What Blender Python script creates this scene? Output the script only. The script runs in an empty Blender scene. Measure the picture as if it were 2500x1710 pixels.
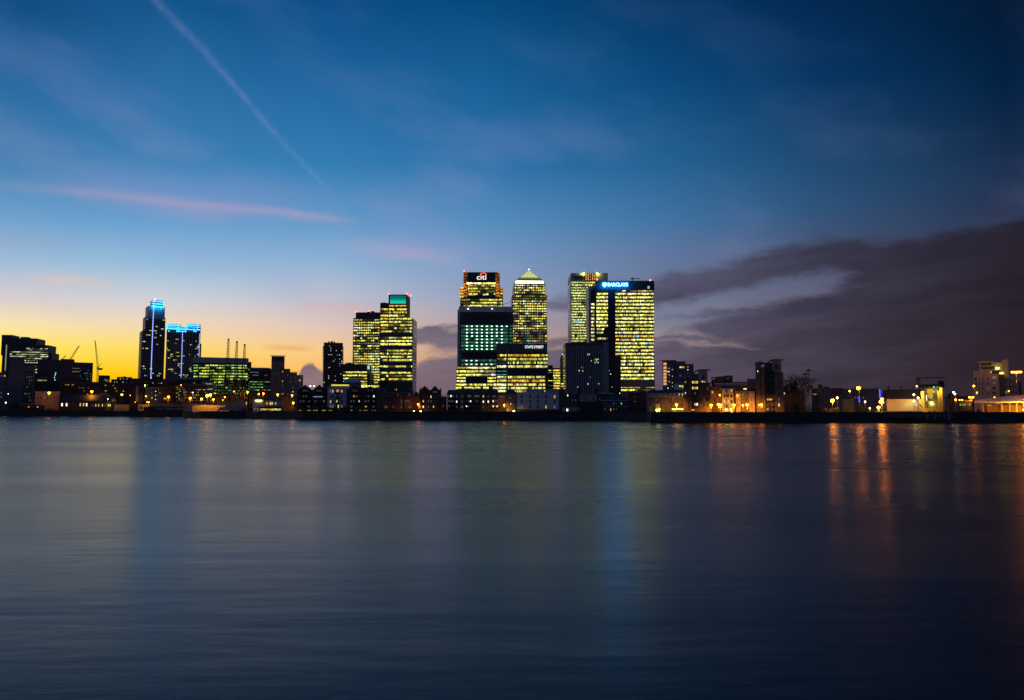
import bpy, math, random
from mathutils import Vector
R = math.radians
SC = bpy.context.scene
COL = SC.collection

# ------------------------------------------------------------------ camera
F = 1800.0 / 2500.0            # focal length over picture width
PITCH = math.atan(145 / 1800)
CAM_Z = 7.0
cd = bpy.data.cameras.new("camera")
cd.sensor_width = 36
cd.lens = 36 * F
cd.clip_start = 0.5
cd.clip_end = 40000
cam = bpy.data.objects.new("camera", cd)
COL.objects.link(cam)
cam.location = (0, 0, CAM_Z)
cam.rotation_euler = (R(90) + PITCH, 0, 0)
SC.camera = cam
SC.view_settings.view_transform = 'Standard'
SC.view_settings.look = 'None'
SC.view_settings.exposure = 0
SC.view_settings.gamma = 1
SC.render.engine = 'CYCLES'
SC.cycles.max_bounces = 5
SC.cycles.diffuse_bounces = 2
SC.cycles.glossy_bounces = 3
SC.cycles.sample_clamp_indirect = 6
SC.cycles.use_denoising = True
SC.cycles.caustics_reflective = False
SC.cycles.caustics_refractive = False


def ray(px, py):
    a = (px - 1250) / 1800
    b = (855 - py) / 1800
    cp, sp = math.cos(PITCH), math.sin(PITCH)
    return Vector((a, cp - b * sp, sp + b * cp))


def azel(px, py):
    d = ray(px, py).normalized()
    return math.degrees(math.atan2(d.x, d.y)), math.degrees(math.asin(d.z))


def lin(c):
    def f(v):
        v = v / 255
        return v / 12.92 if v <= .04045 else ((v + .055) / 1.055) ** 2.4
    return (f(c[0]), f(c[1]), f(c[2]), 1)


# ------------------------------------------------------------------ sky
world = bpy.data.worlds.new("World")
SC.world = world
world.use_nodes = True
NT = world.node_tree
NT.nodes.clear()


class G:
    """tiny node graph helper"""

    def __init__(s, nt):
        s.nt = nt

    def n(s, t, **kw):
        x = s.nt.nodes.new(t)
        for k, v in kw.items():
            setattr(x, k, v)
        return x

    def put(s, sock, v):
        if isinstance(v, bpy.types.NodeSocket):
            s.nt.links.new(v, sock)
        elif v is not None:
            sock.default_value = v

    def m(s, op, a, b=None, c=None, clamp=False):
        x = s.n('ShaderNodeMath', operation=op, use_clamp=clamp)
        s.put(x.inputs[0], a)
        if b is not None:
            s.put(x.inputs[1], b)
        if c is not None:
            s.put(x.inputs[2], c)
        return x.outputs[0]

    def rng(s, v, a, b, c=0.0, d=1.0, smooth=False):
        x = s.n('ShaderNodeMapRange', interpolation_type='SMOOTHSTEP' if smooth else 'LINEAR')
        x.clamp = True
        s.put(x.inputs[0], v)
        for i, q in enumerate((a, b, c, d)):
            s.put(x.inputs[i + 1], q)
        return x.outputs[0]

    def mix(s, f, a, b, mode='MIX'):
        x = s.n('ShaderNodeMix', data_type='RGBA', blend_type=mode)
        s.put(x.inputs[0], f)
        s.put(x.inputs[6], a)
        s.put(x.inputs[7], b)
        return x.outputs[2]

    def ramp(s, f, stops):
        x = s.n('ShaderNodeValToRGB')
        e = x.color_ramp.elements
        stops = sorted(stops)
        e[0].position, e[0].color = stops[0]
        e[1].position, e[1].color = stops[-1]
        for p, c in stops[1:-1]:
            q = e.new(p)
            q.color = c
        s.put(x.inputs[0], f)
        return x.outputs[0]

    def curve(s, v, pts):
        x = s.n('ShaderNodeFloatCurve')
        c = x.mapping.curves[0]
        pts = sorted(pts)
        c.points[0].location = pts[0]
        c.points[1].location = pts[-1]
        for p in pts[1:-1]:
            c.points.new(*p)
        x.mapping.extend = 'HORIZONTAL'
        for p in c.points:
            p.handle_type = 'AUTO'
        x.mapping.update()
        s.put(x.inputs[1], v)
        return x.outputs[0]

    def noise(s, vec, scale, detail=3, rough=.5):
        x = s.n('ShaderNodeTexNoise')
        s.put(x.inputs['Vector'], vec)
        x.inputs['Scale'].default_value = scale
        x.inputs['Detail'].default_value = detail
        x.inputs['Roughness'].default_value = rough
        return x.outputs[0]

    def comb(s, a, b, c=0.0):
        x = s.n('ShaderNodeCombineXYZ')
        s.put(x.inputs[0], a)
        s.put(x.inputs[1], b)
        s.put(x.inputs[2], c)
        return x.outputs[0]


g = G(NT)
tc = g.n('ShaderNodeTexCoord')
sep = g.n('ShaderNodeSeparateXYZ')
g.put(sep.inputs[0], tc.outputs['Generated'])
X, Yd, Z = sep.outputs
DEG = 180 / math.pi
AZ = g.m('MULTIPLY', g.m('ARCTAN2', X, Yd), DEG)
EL = g.m('MULTIPLY', g.m('ARCSINE', Z), DEG)
E0, E1 = -3.0, 42.0
EN = g.rng(EL, E0, E1)

SKY = {  # measured sky colours: picture column -> [(picture row, colour)]
    20: [(0, (12, 76, 130)), (200, (34, 104, 160)), (400, (66, 128, 178)), (530, (104, 160, 204)), (640, (160, 190, 215)),
         (730, (216, 206, 206)), (790, (250, 226, 170)), (840, (255, 228, 100)), (890, (255, 222, 10)), (960, (255, 190, 0))],
    400: [(0, (14, 84, 140)), (200, (40, 108, 164)), (400, (56, 128, 182)), (540, (100, 158, 206)), (650, (150, 188, 218)),
          (730, (204, 208, 215)), (790, (240, 214, 184)), (850, (255, 218, 100)), (910, (255, 196, 20)), (960, (250, 160, 10))],
    800: [(0, (4, 76, 134)), (200, (28, 100, 158)), (400, (50, 124, 180)), (540, (96, 152, 200)), (640, (140, 178, 212)),
          (730, (190, 192, 206)), (800, (226, 197, 180)), (860, (248, 200, 138)), (920, (250, 184, 92)), (960, (220, 150, 90))],
    1180: [(0, (2, 72, 124)), (200, (20, 95, 150)), (400, (40, 114, 170)), (540, (86, 140, 188)), (650, (122, 154, 192)),
           (720, (146, 158, 188)), (790, (178, 158, 160)), (850, (190, 150, 140)), (920, (160, 110, 105)), (960, (130, 90, 95))],
    1600: [(0, (0, 54, 100)), (200, (10, 74, 126)), (400, (34, 98, 148)), (540, (66, 116, 164)), (620, (96, 120, 160)),
           (700, (106, 120, 148)), (790, (122, 124, 144)), (850, (176, 150, 145)), (960, (100, 80, 95))],
    2000: [(0, (0, 40, 80)), (200, (4, 54, 98)), (400, (30, 74, 114)), (500, (44, 82, 122)), (600, (66, 84, 116)),
           (750, (104, 98, 122)), (960, (80, 68, 84))],
    2480: [(0, (0, 22, 50)), (200, (0, 32, 66)), (400, (22, 44, 76)), (500, (34, 48, 78)), (600, (46, 48, 70)),
           (960, (46, 34, 42))],
}
cols = []
for px, st in SKY.items():
    stops = []
    for py, c in st:
        a_, e_ = azel(px, py)
        stops.append(((e_ - E0) / (E1 - E0), lin(c)))
    top = lin(st[0][1])
    stops.append((1.0, (top[0] * .6, top[1] * .55, top[2] * .6, 1)))
    cols.append((azel(px, 700)[0], g.ramp(EN, stops)))
dark = [(0.0, lin((92, 92, 112))), (.3, lin((74, 86, 122))), (1.0, lin((16, 48, 92)))]
warm = [(0.0, lin((250, 150, 10))), (.2, lin((235, 205, 150))), (.45, lin((90, 140, 185))), (1.0, lin((8, 50, 95)))]
cols = [(-180, g.ramp(EN, dark)), (-95, g.ramp(EN, dark)), (-55, g.ramp(EN, warm))] + cols + [(75, g.ramp(EN, dark))]
cols.sort(key=lambda t: t[0])
cur = cols[0][1]
for k in range(1, len(cols)):
    f = g.rng(AZ, cols[k - 1][0], cols[k][0])
    cur = g.mix(f, cur, cols[k][1])

# high thin wisps and streaks, all laid out in azimuth / elevation
V = g.comb(g.m('MULTIPLY', AZ, .09), g.m('MULTIPLY', EL, .33))
nz = g.noise(V, 1.0, 5, .55)
V2 = g.comb(g.m('MULTIPLY', AZ, .05), g.m('ADD', g.m('MULTIPLY', EL, .11), g.m('MULTIPLY', AZ, .02)), 7.0)
nz2 = g.noise(V2, 1.6, 4, .5)
NW = g.m('SUBTRACT', nz, .5)
AN = g.rng(AZ, -45, 45)
wisp = g.m('MULTIPLY', g.rng(nz2, .46, .72, smooth=True), g.m('MULTIPLY', g.rng(EL, 4, 12), g.rng(EL, 34, 20)))
cur = g.mix(g.m('MULTIPLY', wisp, g.rng(AZ, -10, 22, .38, .08)), cur, g.mix(g.rng(EL, 6, 24), lin((168, 168, 206)), lin((86, 120, 178))))


def line(pts):
    """curve elevation(azimuth) through picture points"""
    q = []
    for px, py in pts:
        a_, e_ = azel(px, py)
        q.append(((a_ + 45) / 90, (e_ + 5) / 45))
    return g.m('MULTIPLY_ADD', g.curve(AN, q), 45.0, -5.0)


def azm(px, py=700):
    return azel(px, py)[0]


def streak(pts, sig, col, amt, a0, a1, f0=2.0, f1=2.0, rag=1.2):
    c = line(pts)
    d = g.m('DIVIDE', g.m('SUBTRACT', g.m('MULTIPLY_ADD', NW, rag, EL), c), sig)
    v = g.m('EXPONENT', g.m('MULTIPLY', g.m('MULTIPLY', d, d), -1.0))
    v = g.m('MULTIPLY', v, g.m('MULTIPLY', g.rng(AZ, a0, a0 + f0, smooth=True), g.rng(AZ, a1, a1 - f1, smooth=True)))
    v = g.m('MULTIPLY', v, g.rng(nz, .25, .6, .55, 1.0))
    return v, col, amt


for pts, sig, col, amt, a0, a1, f0, f1, rag in (
    ([(0, 452), (150, 466), (300, 480), (450, 497), (600, 512), (750, 530), (900, 548)], .38, (200, 164, 186), .48, azm(-160, 480), azm(930, 540), 14, 6, 1.1),
    ([(0, 470), (200, 492), (450, 520), (700, 540), (900, 560)], .6, (176, 160, 196), .3, azm(150, 480), azm(760, 540), 9, 9, 1.8),
    ([(0, 410), (200, 440), (450, 470), (700, 500), (900, 540)], 1.3, (140, 150, 200), .35, azm(-30, 440), azm(800, 500), 8, 8, 2.4),
    ([(0, 676), (130, 682), (280, 692), (600, 700)], .35, (236, 190, 170), .5, azm(20, 680), azm(330, 690), 3, 5, .5),
    ([(600, 600), (900, 606), (1050, 622), (1200, 640)], .6, (190, 165, 200), .4, azm(780, 600), azm(1180, 630), 6, 6, 1.6),
    ([(600, 845), (700, 850), (760, 853), (900, 856)], .2, (228, 150, 90), .55, azm(620, 850), azm(790, 850), 2, 2, .3),
    ([(600, 740), (900, 752), (1100, 760)], .35, (220, 170, 170), .35, azm(640, 745), azm(960, 755), 4, 4, .6),
):
    v, c, a = streak(pts, sig, lin(col), amt, a0, a1, f0, f1, rag)
    cur = g.mix(g.m('MULTIPLY', v, a), cur, c)
# vapour trail, widest at the top of the picture
ct = line([(340, -50), (398, 20), (470, 96), (560, 195), (630, 280), (700, 358), (780, 440), (880, 560), (980, 640)])
dd = g.m('DIVIDE', g.m('SUBTRACT', g.m('MULTIPLY_ADD', NW, .5, EL), ct), g.rng(EL, 12, 30, .2, .42))
vt = g.m('EXPONENT', g.m('MULTIPLY', g.m('MULTIPLY', dd, dd), -1.0))
vt = g.m('MULTIPLY', vt, g.m('MULTIPLY', g.rng(EL, 15, 24, .85, .85), g.rng(EL, 8, 11)))
vt = g.m('MULTIPLY', vt, g.rng(g.noise(g.comb(g.m('MULTIPLY', EL, .9), g.m('MULTIPLY', AZ, .9)), 1.0, 3, .6), .32, .6, .35, 1.0))
vt = g.m('MULTIPLY', vt, g.rng(AZ, azm(880, 560), azm(600, 250)))
cur = g.mix(g.m('MULTIPLY', vt, .28), cur, g.mix(g.rng(EL, 14, 24), lin((178, 186, 216)), lin((128, 142, 196))))

# dark cloud bank, bounded by upper and lower edge lines
NE = g.m('MULTIPLY', NW, 1.7)
V3 = g.comb(g.m('MULTIPLY', AZ, .35), g.m('MULTIPLY', EL, .9), 3.0)
NF = g.m('SUBTRACT', g.noise(V3, 1.0, 4, .6), .5)
EN_ = g.m('ADD', NE, g.m('MULTIPLY', NF, 1.7))


def band(up, lo, sup=.6, slo=.5, nk=1.0):
    EP = g.m('MULTIPLY_ADD', EN_, nk, EL)
    v = g.rng(g.m('SUBTRACT', line(up), EP), -sup, sup, smooth=True)
    if lo:
        v = g.m('MULTIPLY', v, g.rng(g.m('SUBTRACT', EP, line(lo)), -slo, slo, smooth=True))
    return v


b1 = band([(1250, 760), (1320, 735), (1400, 720), (1500, 700), (1600, 678), (1700, 655), (1800, 632), (1900, 608), (2000, 592), (2080, 590), (2150, 602), (2280, 582), (2400, 566), (2500, 540)],
          [(1250, 735), (1320, 750), (1400, 752), (1500, 752), (1600, 748), (1700, 724), (1800, 700), (1900, 682), (2000, 670), (2100, 690), (2200, 740), (2500, 900)])
b2 = band([(1500, 900), (1600, 830), (1680, 800), (1720, 778), (1850, 748), (1950, 728), (2050, 700), (2150, 650), (2250, 600), (2500, 560)],
          [(1500, 860), (1600, 835), (1680, 812), (1740, 832), (1800, 842), (1860, 856), (1900, 900), (2000, 990), (2500, 1100)])
b3 = band([(1200, 1010), (1260, 930), (1310, 850), (1350, 846), (1450, 850), (1560, 842), (1660, 842), (1720, 858), (1830, 866), (1900, 840), (2000, 760), (2200, 700), (2500, 650)], None, .4)
b4 = band([(1500, 790), (1650, 768), (1760, 756), (1850, 750), (1950, 745), (2100, 740)],
          [(1500, 780), (1650, 770), (1760, 768), (1850, 764), (1950, 760), (2100, 790)], .3, .3)
b5 = band([(880, 840), (960, 820), (1020, 804), (1100, 802), (1180, 812), (1260, 840), (1350, 830)],
          [(880, 820), (960, 824), (1020, 848), (1100, 862), (1180, 852), (1260, 846), (1350, 846)], .3, .4)
b6 = band([(880, 1080), (975, 1020), (1008, 905), (1050, 876), (1120, 872), (1250, 862), (1400, 850), (1500, 850)], None, .35)
b7 = band([(600, 1080), (690, 1040), (712, 985), (728, 915), (742, 893), (760, 889), (776, 900), (800, 908), (830, 940), (850, 1040), (900, 1080)], None, .16, .3, .25)
cl = b1
for b in (b2, b3, b4, b5, b6, b7):
    cl = g.m('MAXIMUM', cl, b)
ccol = g.ramp(AN, [((azm(700) + 45) / 90, lin((120, 108, 126))), ((azm(1060) + 45) / 90, lin((94, 92, 112))), ((azm(1400) + 45) / 90, lin((88, 86, 112))),
                   ((azm(1700) + 45) / 90, lin((72, 68, 92))), ((azm(1950) + 45) / 90, lin((52, 47, 64))), ((azm(2250) + 45) / 90, lin((41, 34, 47))), ((azm(2500) + 45) / 90, lin((34, 26, 35)))])
ccol = g.mix(g.m('MULTIPLY', g.rng(NF, -.2, .3), .35), ccol, g.mix(g.rng(AZ, 0, 30), lin((112, 104, 128)), lin((52, 44, 54))))
ccol = g.mix(g.m('MULTIPLY', g.rng(EL, 7, 0), .35), ccol, g.mix(g.rng(AZ, -12, 20), lin((150, 112, 118)), lin((62, 46, 52))))
V4 = g.comb(g.m('MULTIPLY', AZ, .10), g.m('MULTIPLY_ADD', EL, .62, g.m('MULTIPLY', AZ, -.07)), 11.0)
NS = g.noise(V4, 1.0, 5, .6)
ccol = g.mix(g.m('MULTIPLY', g.rng(NS, .42, .7, smooth=True), .45), ccol, g.mix(g.rng(AZ, 0, 34), lin((108, 106, 132)), lin((40, 32, 44))))
ccol = g.mix(g.m('MULTIPLY', g.rng(NS, .5, .28, smooth=True), .65), ccol, g.mix(g.rng(AZ, 0, 34), lin((72, 72, 98)), lin((28, 24, 34))))
ccol = g.mix(g.m('MULTIPLY', g.rng(EL, 6, 12), .2), ccol, g.mix(g.rng(AZ, 8, 34), lin((74, 80, 112)), lin((34, 34, 50))))
cur = g.mix(g.m('MULTIPLY', cl, g.rng(NS, .25, .6, .97, .88)), cur, ccol)

sky = g.n('ShaderNodeTexSky', sky_type='NISHITA')
sky.sun_disc = False
sky.sun_elevation = R(-4)
sky.sun_rotation = R(-42)
sky.altitude = 10
dusk = g.mix(1.0, cur, g.mix(1.0, sky.outputs[0], (.05, .05, .05, 1), 'MULTIPLY'), 'ADD')
bg = g.n('ShaderNodeBackground')
g.put(bg.inputs[0], dusk)
bg.inputs[1].default_value = 1.0
out = g.n('ShaderNodeOutputWorld')
g.put(out.inputs[0], bg.outputs[0])
world.cycles.sampling_method = 'MANUAL'
world.cycles.sample_map_resolution = 512

# ------------------------------------------------------------------ materials
_mats = {}


def pbr(name, col, rough=.7, var=.25, scale=.6, metal=0.0, emit=None, strength=0.0, bump=0.0, spec=.5):
    """procedural paint / masonry / metal with soft mottling; or a light source"""
    if name in _mats:
        return _mats[name]
    m = bpy.data.materials.new(name)
    m.use_nodes = True
    nt = m.node_tree
    q = G(nt)
    b = nt.nodes['Principled BSDF']
    t = q.n('ShaderNodeTexCoord')
    nn = q.noise(t.outputs['Object'], scale, 5, .6)
    c0 = tuple(v * (1 - var) for v in col[:3]) + (1,)
    c1 = tuple(min(1, v * (1 + var)) for v in col[:3]) + (1,)
    q.put(b.inputs['Base Color'], q.ramp(nn, [(.3, c0), (.7, c1)]))
    b.inputs['Roughness'].default_value = rough
    b.inputs['Metallic'].default_value = metal
    b.inputs['Specular IOR Level'].default_value = spec
    if emit:
        b.inputs['Emission Color'].default_value = tuple(emit) + (1,)
        b.inputs['Emission Strength'].default_value = strength
    if bump:
        bp = q.n('ShaderNodeBump')
        bp.inputs['Strength'].default_value = bump
        q.put(bp.inputs['Height'], nn)
        q.put(b.inputs['Normal'], bp.outputs[0])
    _mats[name] = m
    return m


def glow_mat():
    """office glazing: dark glass, lit rooms behind it carried per pane"""
    m = bpy.data.materials.new("office_glazing")
    m.use_nodes = True
    nt = m.node_tree
    q = G(nt)
    b = nt.nodes['Principled BSDF']
    at = q.n('ShaderNodeAttribute')
    at.attribute_name = 'glow'
    b.inputs['Base Color'].default_value = (.02, .03, .035, 1)
    b.inputs['Roughness'].default_value = .12
    t = q.n('ShaderNodeTexCoord')
    nn = q.noise(t.outputs['Object'], 1.3, 2, .5)
    q.put(b.inputs['Emission Color'], at.outputs['Color'])
    q.put(b.inputs['Emission Strength'], q.rng(nn, .3, .7, .6, 1.3))
    m.cycles.emission_sampling = 'NONE'
    return m


MG = glow_mat()
M_DARK = pbr("dark_cladding", (.035, .038, .045), .45)
M_GLASS = pbr("dark_curtain_glass", (.02, .028, .034), .12, .1)
M_GREENG = pbr("green_curtain_glass", (.03, .055, .045), .15, .1)
M_GREY = pbr("grey_panels", (.42, .42, .43), .55, .12)
M_STEEL = pbr("stainless_cladding", (.30, .27, .24), .4, .1, metal=.3)
M_BRICK = pbr("brown_brick", (.11, .07, .05), .85, .3, bump=.2)
M_CAP = pbr("pale_metal_cap", (.78, .74, .68), .6, .06)
M_DGREY = pbr("dull_grey_wall", (.15, .14, .14), .8, .15)
M_RBRICK = pbr("red_brick", (.15, .06, .04), .85, .3, bump=.2)
M_YBRICK = pbr("stock_brick", (.19, .13, .075), .85, .25, bump=.2)
M_CONC = pbr("concrete", (.28, .27, .25), .8, .2)
M_WHITE = pbr("white_render", (.62, .63, .65), .7, .08)
M_CREAM = pbr("cream_render", (.38, .32, .23), .75, .1)
M_SLATE = pbr("slate_roof", (.05, .05, .06), .6, .3)
M_BLACK = pbr("black_steel", (.02, .02, .022), .5, .2)
M_TRIM = pbr("pale_trim", (.5, .5, .48), .6, .1)
M_POLE = pbr("lamp_post_steel", (.12, .12, .12), .5, .1)


def E(name, col, s, sampling=None):
    m = pbr(name, (.05, .05, .05), .5, .1, emit=col, strength=s)
    if sampling:
        m.cycles.emission_sampling = sampling
    return m


# ------------------------------------------------------------------ mesh helpers
class MB:
    def __init__(s):
        s.v, s.f, s.mi, s.gl = [], [], [], []

    def quad(s, a, b, c, d, mi=0, gl=(0, 0, 0)):
        n = len(s.v)
        s.v += [a, b, c, d]
        s.f.append((n, n + 1, n + 2, n + 3))
        s.mi.append(mi)
        s.gl.append(gl)

    def tri(s, a, b, c, mi=0):
        n = len(s.v)
        s.v += [a, b, c]
        s.f.append((n, n + 1, n + 2))
        s.mi.append(mi)
        s.gl.append((0, 0, 0))

    def hexa(s, lo, hi, mi=0):
        """lo, hi: four corners each, counter-clockwise seen from above"""
        n = len(s.v)
        s.v += list(lo) + list(hi)
        for q in ((3, 2, 1, 0), (4, 5, 6, 7), (0, 1, 5, 4), (1, 2, 6, 5), (2, 3, 7, 6), (3, 0, 4, 7)):
            s.f.append(tuple(n + i for i in q))
            s.mi.append(mi)
            s.gl.append((0, 0, 0))

    def box(s, x0, x1, y0, y1, z0, z1, mi=0):
        s.hexa([(x0, y0, z0), (x1, y0, z0), (x1, y1, z0), (x0, y1, z0)],
               [(x0, y0, z1), (x1, y0, z1), (x1, y1, z1), (x0, y1, z1)], mi)

    def bar(s, p, q, r, r2=None, n=4, mi=0):
        p, q = Vector(p), Vector(q)
        r2 = r if r2 is None else r2
        d = (q - p).normalized()
        u = d.cross(Vector((0, 0, 1)))
        if u.length < .05:
            u = d.cross(Vector((0, 1, 0)))
        u.normalize()
        w = d.cross(u)
        k = len(s.v)
        for c, rr in ((p, r), (q, r2)):
            for i in range(n):
                t = 2 * math.pi * (i + .5) / n
                s.v.append(tuple(c + u * math.cos(t) * rr + w * math.sin(t) * rr))
        for i in range(n):
            j = (i + 1) % n
            s.f.append((k + i, k + j, k + n + j, k + n + i))
            s.mi.append(mi)
            s.gl.append((0, 0, 0))
        s.f.append(tuple(k + i for i in range(n))[::-1])
        s.f.append(tuple(k + n + i for i in range(n)))
        s.mi += [mi, mi]
        s.gl += [(0, 0, 0)] * 2

    def ball(s, c, r, seg=10, rings=6, mi=0, sz=1.0):
        k = len(s.v)
        for i in range(1, rings):
            t = math.pi * i / rings
            for j in range(seg):
                p = 2 * math.pi * j / seg
                s.v.append((c[0] + r * math.sin(t) * math.cos(p), c[1] + r * math.sin(t) * math.sin(p), c[2] + sz * r * math.cos(t)))
        a, b = len(s.v), len(s.v) + 1
        s.v += [(c[0], c[1], c[2] + sz * r), (c[0], c[1], c[2] - sz * r)]
        L = []
        for i in range(rings - 2):
            for j in range(seg):
                L.append((k + i * seg + j, k + (i + 1) * seg + j, k + (i + 1) * seg + (j + 1) % seg, k + i * seg + (j + 1) % seg))
        for j in range(seg):
            L.append((a, k + j, k + (j + 1) % seg))
            L.append((b, k + (rings - 2) * seg + (j + 1) % seg, k + (rings - 2) * seg + j))
        s.f += L
        s.mi += [mi] * len(L)
        s.gl += [(0, 0, 0)] * len(L)

    def mesh(s, name, mats, glow=False):
        me = bpy.data.meshes.new(name)
        me.from_pydata([tuple(v) for v in s.v], [], s.f)
        for m in (mats if isinstance(mats, (list, tuple)) else [mats]):
            me.materials.append(m)
        me.polygons.foreach_set('material_index', s.mi)
        if glow:
            at = me.attributes.new('glow', 'FLOAT_COLOR', 'FACE')
            buf = []
            for c in s.gl:
                buf += [c[0], c[1], c[2], 1.0]
            at.data.foreach_set('color', buf)
        me.update()
        return me

    def obj(s, name, mats, parent=None, glow=False):
        return link(name, s.mesh(name, mats, glow), parent)


def link(name, data, parent=None):
    o = bpy.data.objects.new(name, data)
    COL.objects.link(o)
    if parent is not None:
        o.parent = parent
    return o


_labels = {}


def tag(o, label, cat, group=None):
    if label in _labels:
        raise ValueError("label used twice: " + label)
    _labels[label] = 1
    n = len(label.split())
    if n < 4 or n > 16:
        raise ValueError("label length %d: %s" % (n, label))
    o['label'] = label
    o['category'] = cat
    if group:
        o['group'] = group
    return o


def thing(name, label, cat, loc, rz=0.0, group=None):
    o = link(name, None)
    o.location = loc
    o.rotation_euler = (0, 0, rz)
    return tag(o, label, cat, group)


# ------------------------------------------------------------------ river, ground, river wall
GZ = 5.0
SHORE = [(-500, 1014.5), (0, 1016.6), (150, 1017.0), (300, 1017.6), (446, 1018.2), (452, 1020.6), (492, 1021.6), (600, 1022.2), (740, 1024.6),
         (900, 1025.4), (1100, 1026.2), (1300, 1026.8), (1470, 1027.4), (1580, 1029.6), (1592, 1031.6), (1700, 1032.0), (1900, 1032.4),
         (2200, 1033.0), (2500, 1033.4), (3000, 1034.2)]


def hit(px, py, z):
    d = ray(px, py)
    t = (z - CAM_Z) / d.z
    return Vector((d.x * t, d.y * t, z))


shore = [hit(px, py, 0) for px, py in SHORE]


def bankY(px):
    for (a, _), (b, _), p, q in zip(SHORE, SHORE[1:], shore, shore[1:]):
        if a <= px <= b:
            t = (px - a) / (b - a)
            return p.y * (1 - t) + q.y * t
    return shore[0].y if px < 0 else shore[-1].y


def water_mat():
    m = bpy.data.materials.new("river_water")
    m.use_nodes = True
    q = G(m.node_tree)
    b = m.node_tree.nodes['Principled BSDF']
    b.inputs['Base Color'].default_value = (.004, .010, .020, 1)
    b.inputs['IOR'].default_value = 1.2
    b.inputs['Specular Tint'].default_value = (.93, .87, 1, 1)
    t = q.n('ShaderNodeTexCoord')
    o = t.outputs['Object']
    sp = q.n('ShaderNodeSeparateXYZ')
    q.put(sp.inputs[0], o)
    big = q.noise(q.comb(q.m('MULTIPLY', sp.outputs[0], .008), q.m('MULTIPLY', sp.outputs[1], .03)), 1.0, 5, .6)
    q.put(b.inputs['Roughness'], q.rng(big, .3, .7, WR - .05, WR + .06))
    s1 = q.noise(q.comb(q.m('MULTIPLY', sp.outputs[0], .35), sp.outputs[1]), 1.1, 6, .62)
    s2 = q.noise(q.comb(q.m('MULTIPLY', sp.outputs[0], .02), q.m('MULTIPLY', sp.outputs[1], .09)), 1.0, 4, .55)
    b1 = q.n('ShaderNodeBump')
    b1.inputs['Strength'].default_value = 1
    b1.inputs['Distance'].default_value = .016
    q.put(b1.inputs['Height'], s1)
    b2 = q.n('ShaderNodeBump')
    b2.inputs['Strength'].default_value = 1
    b2.inputs['Distance'].default_value = .16
    q.put(b2.inputs['Height'], s2)
    q.put(b2.inputs['Normal'], b1.outputs[0])
    q.put(b.inputs['Normal'], b2.outputs[0])
    return m


WR = .255
mb = MB()
mb.quad((-12000, -3000, 0), (12000, -3000, 0), (12000, 16000, 0), (-12000, 16000, 0))
o = mb.obj("river_water", water_mat())
o['kind'] = 'structure'

shx = [Vector((-9000, 2400, 0))] + shore + [Vector((3000, 360, 0))]
me = bpy.data.meshes.new("ground")
vv = [(p.x, p.y, GZ) for p in shx] + [(11000, 400, GZ), (11000, 15000, GZ), (-11000, 15000, GZ), (-11000, 2500, GZ)]
me.from_pydata(vv, [], [tuple(range(len(vv)))])
me.materials.append(pbr("dark_ground", (.05, .045, .038), .9, .35, .15, bump=.3))
o = link("ground", me)
o['kind'] = 'structure'

mb = MB()
M_WALL = pbr("wet_river_wall", (.035, .032, .028), .8, .4, .3, bump=.4)
for i in range(len(shx) - 1):
    p, q = shx[i], shx[i + 1]
    d = (q - p).normalized()
    n = Vector((d.y, -d.x, 0)) * .5
    mb.hexa([(p + n * 3).to_tuple()[:2] + (-4,), (q + n * 3).to_tuple()[:2] + (-4,), (q - n).to_tuple()[:2] + (-4,), (p - n).to_tuple()[:2] + (-4,)],
            [(p + n * .2).to_tuple()[:2] + (GZ + .02,), (q + n * .2).to_tuple()[:2] + (GZ + .02,), (q - n).to_tuple()[:2] + (GZ + .02,), (p - n).to_tuple()[:2] + (GZ + .02,)])
    # coping
    mb.hexa([(p + n * .8).to_tuple()[:2] + (GZ + .03,), (q + n * .8).to_tuple()[:2] + (GZ + .03,), (q - n).to_tuple()[:2] + (GZ + .03,), (p - n).to_tuple()[:2] + (GZ + .03,)],
            [(p + n * .8).to_tuple()[:2] + (GZ + .6,), (q + n * .8).to_tuple()[:2] + (GZ + .6,), (q - n).to_tuple()[:2] + (GZ + .6,), (p - n).to_tuple()[:2] + (GZ + .6,)])
o = mb.obj("river_wall", M_WALL)
tag(o, "long dark river wall running along the whole far bank at the waterline", "river wall")

# ================================================================== buildings: framework
YEL = (1.0, .93, .13)
WHT = (1.0, 1.0, .42)
ORA = (1.0, .50, .04)
GRN = (.55, 1.0, .22)
TEAL = (.10, .62, .36)
BLU = (.25, .6, .8)


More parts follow.
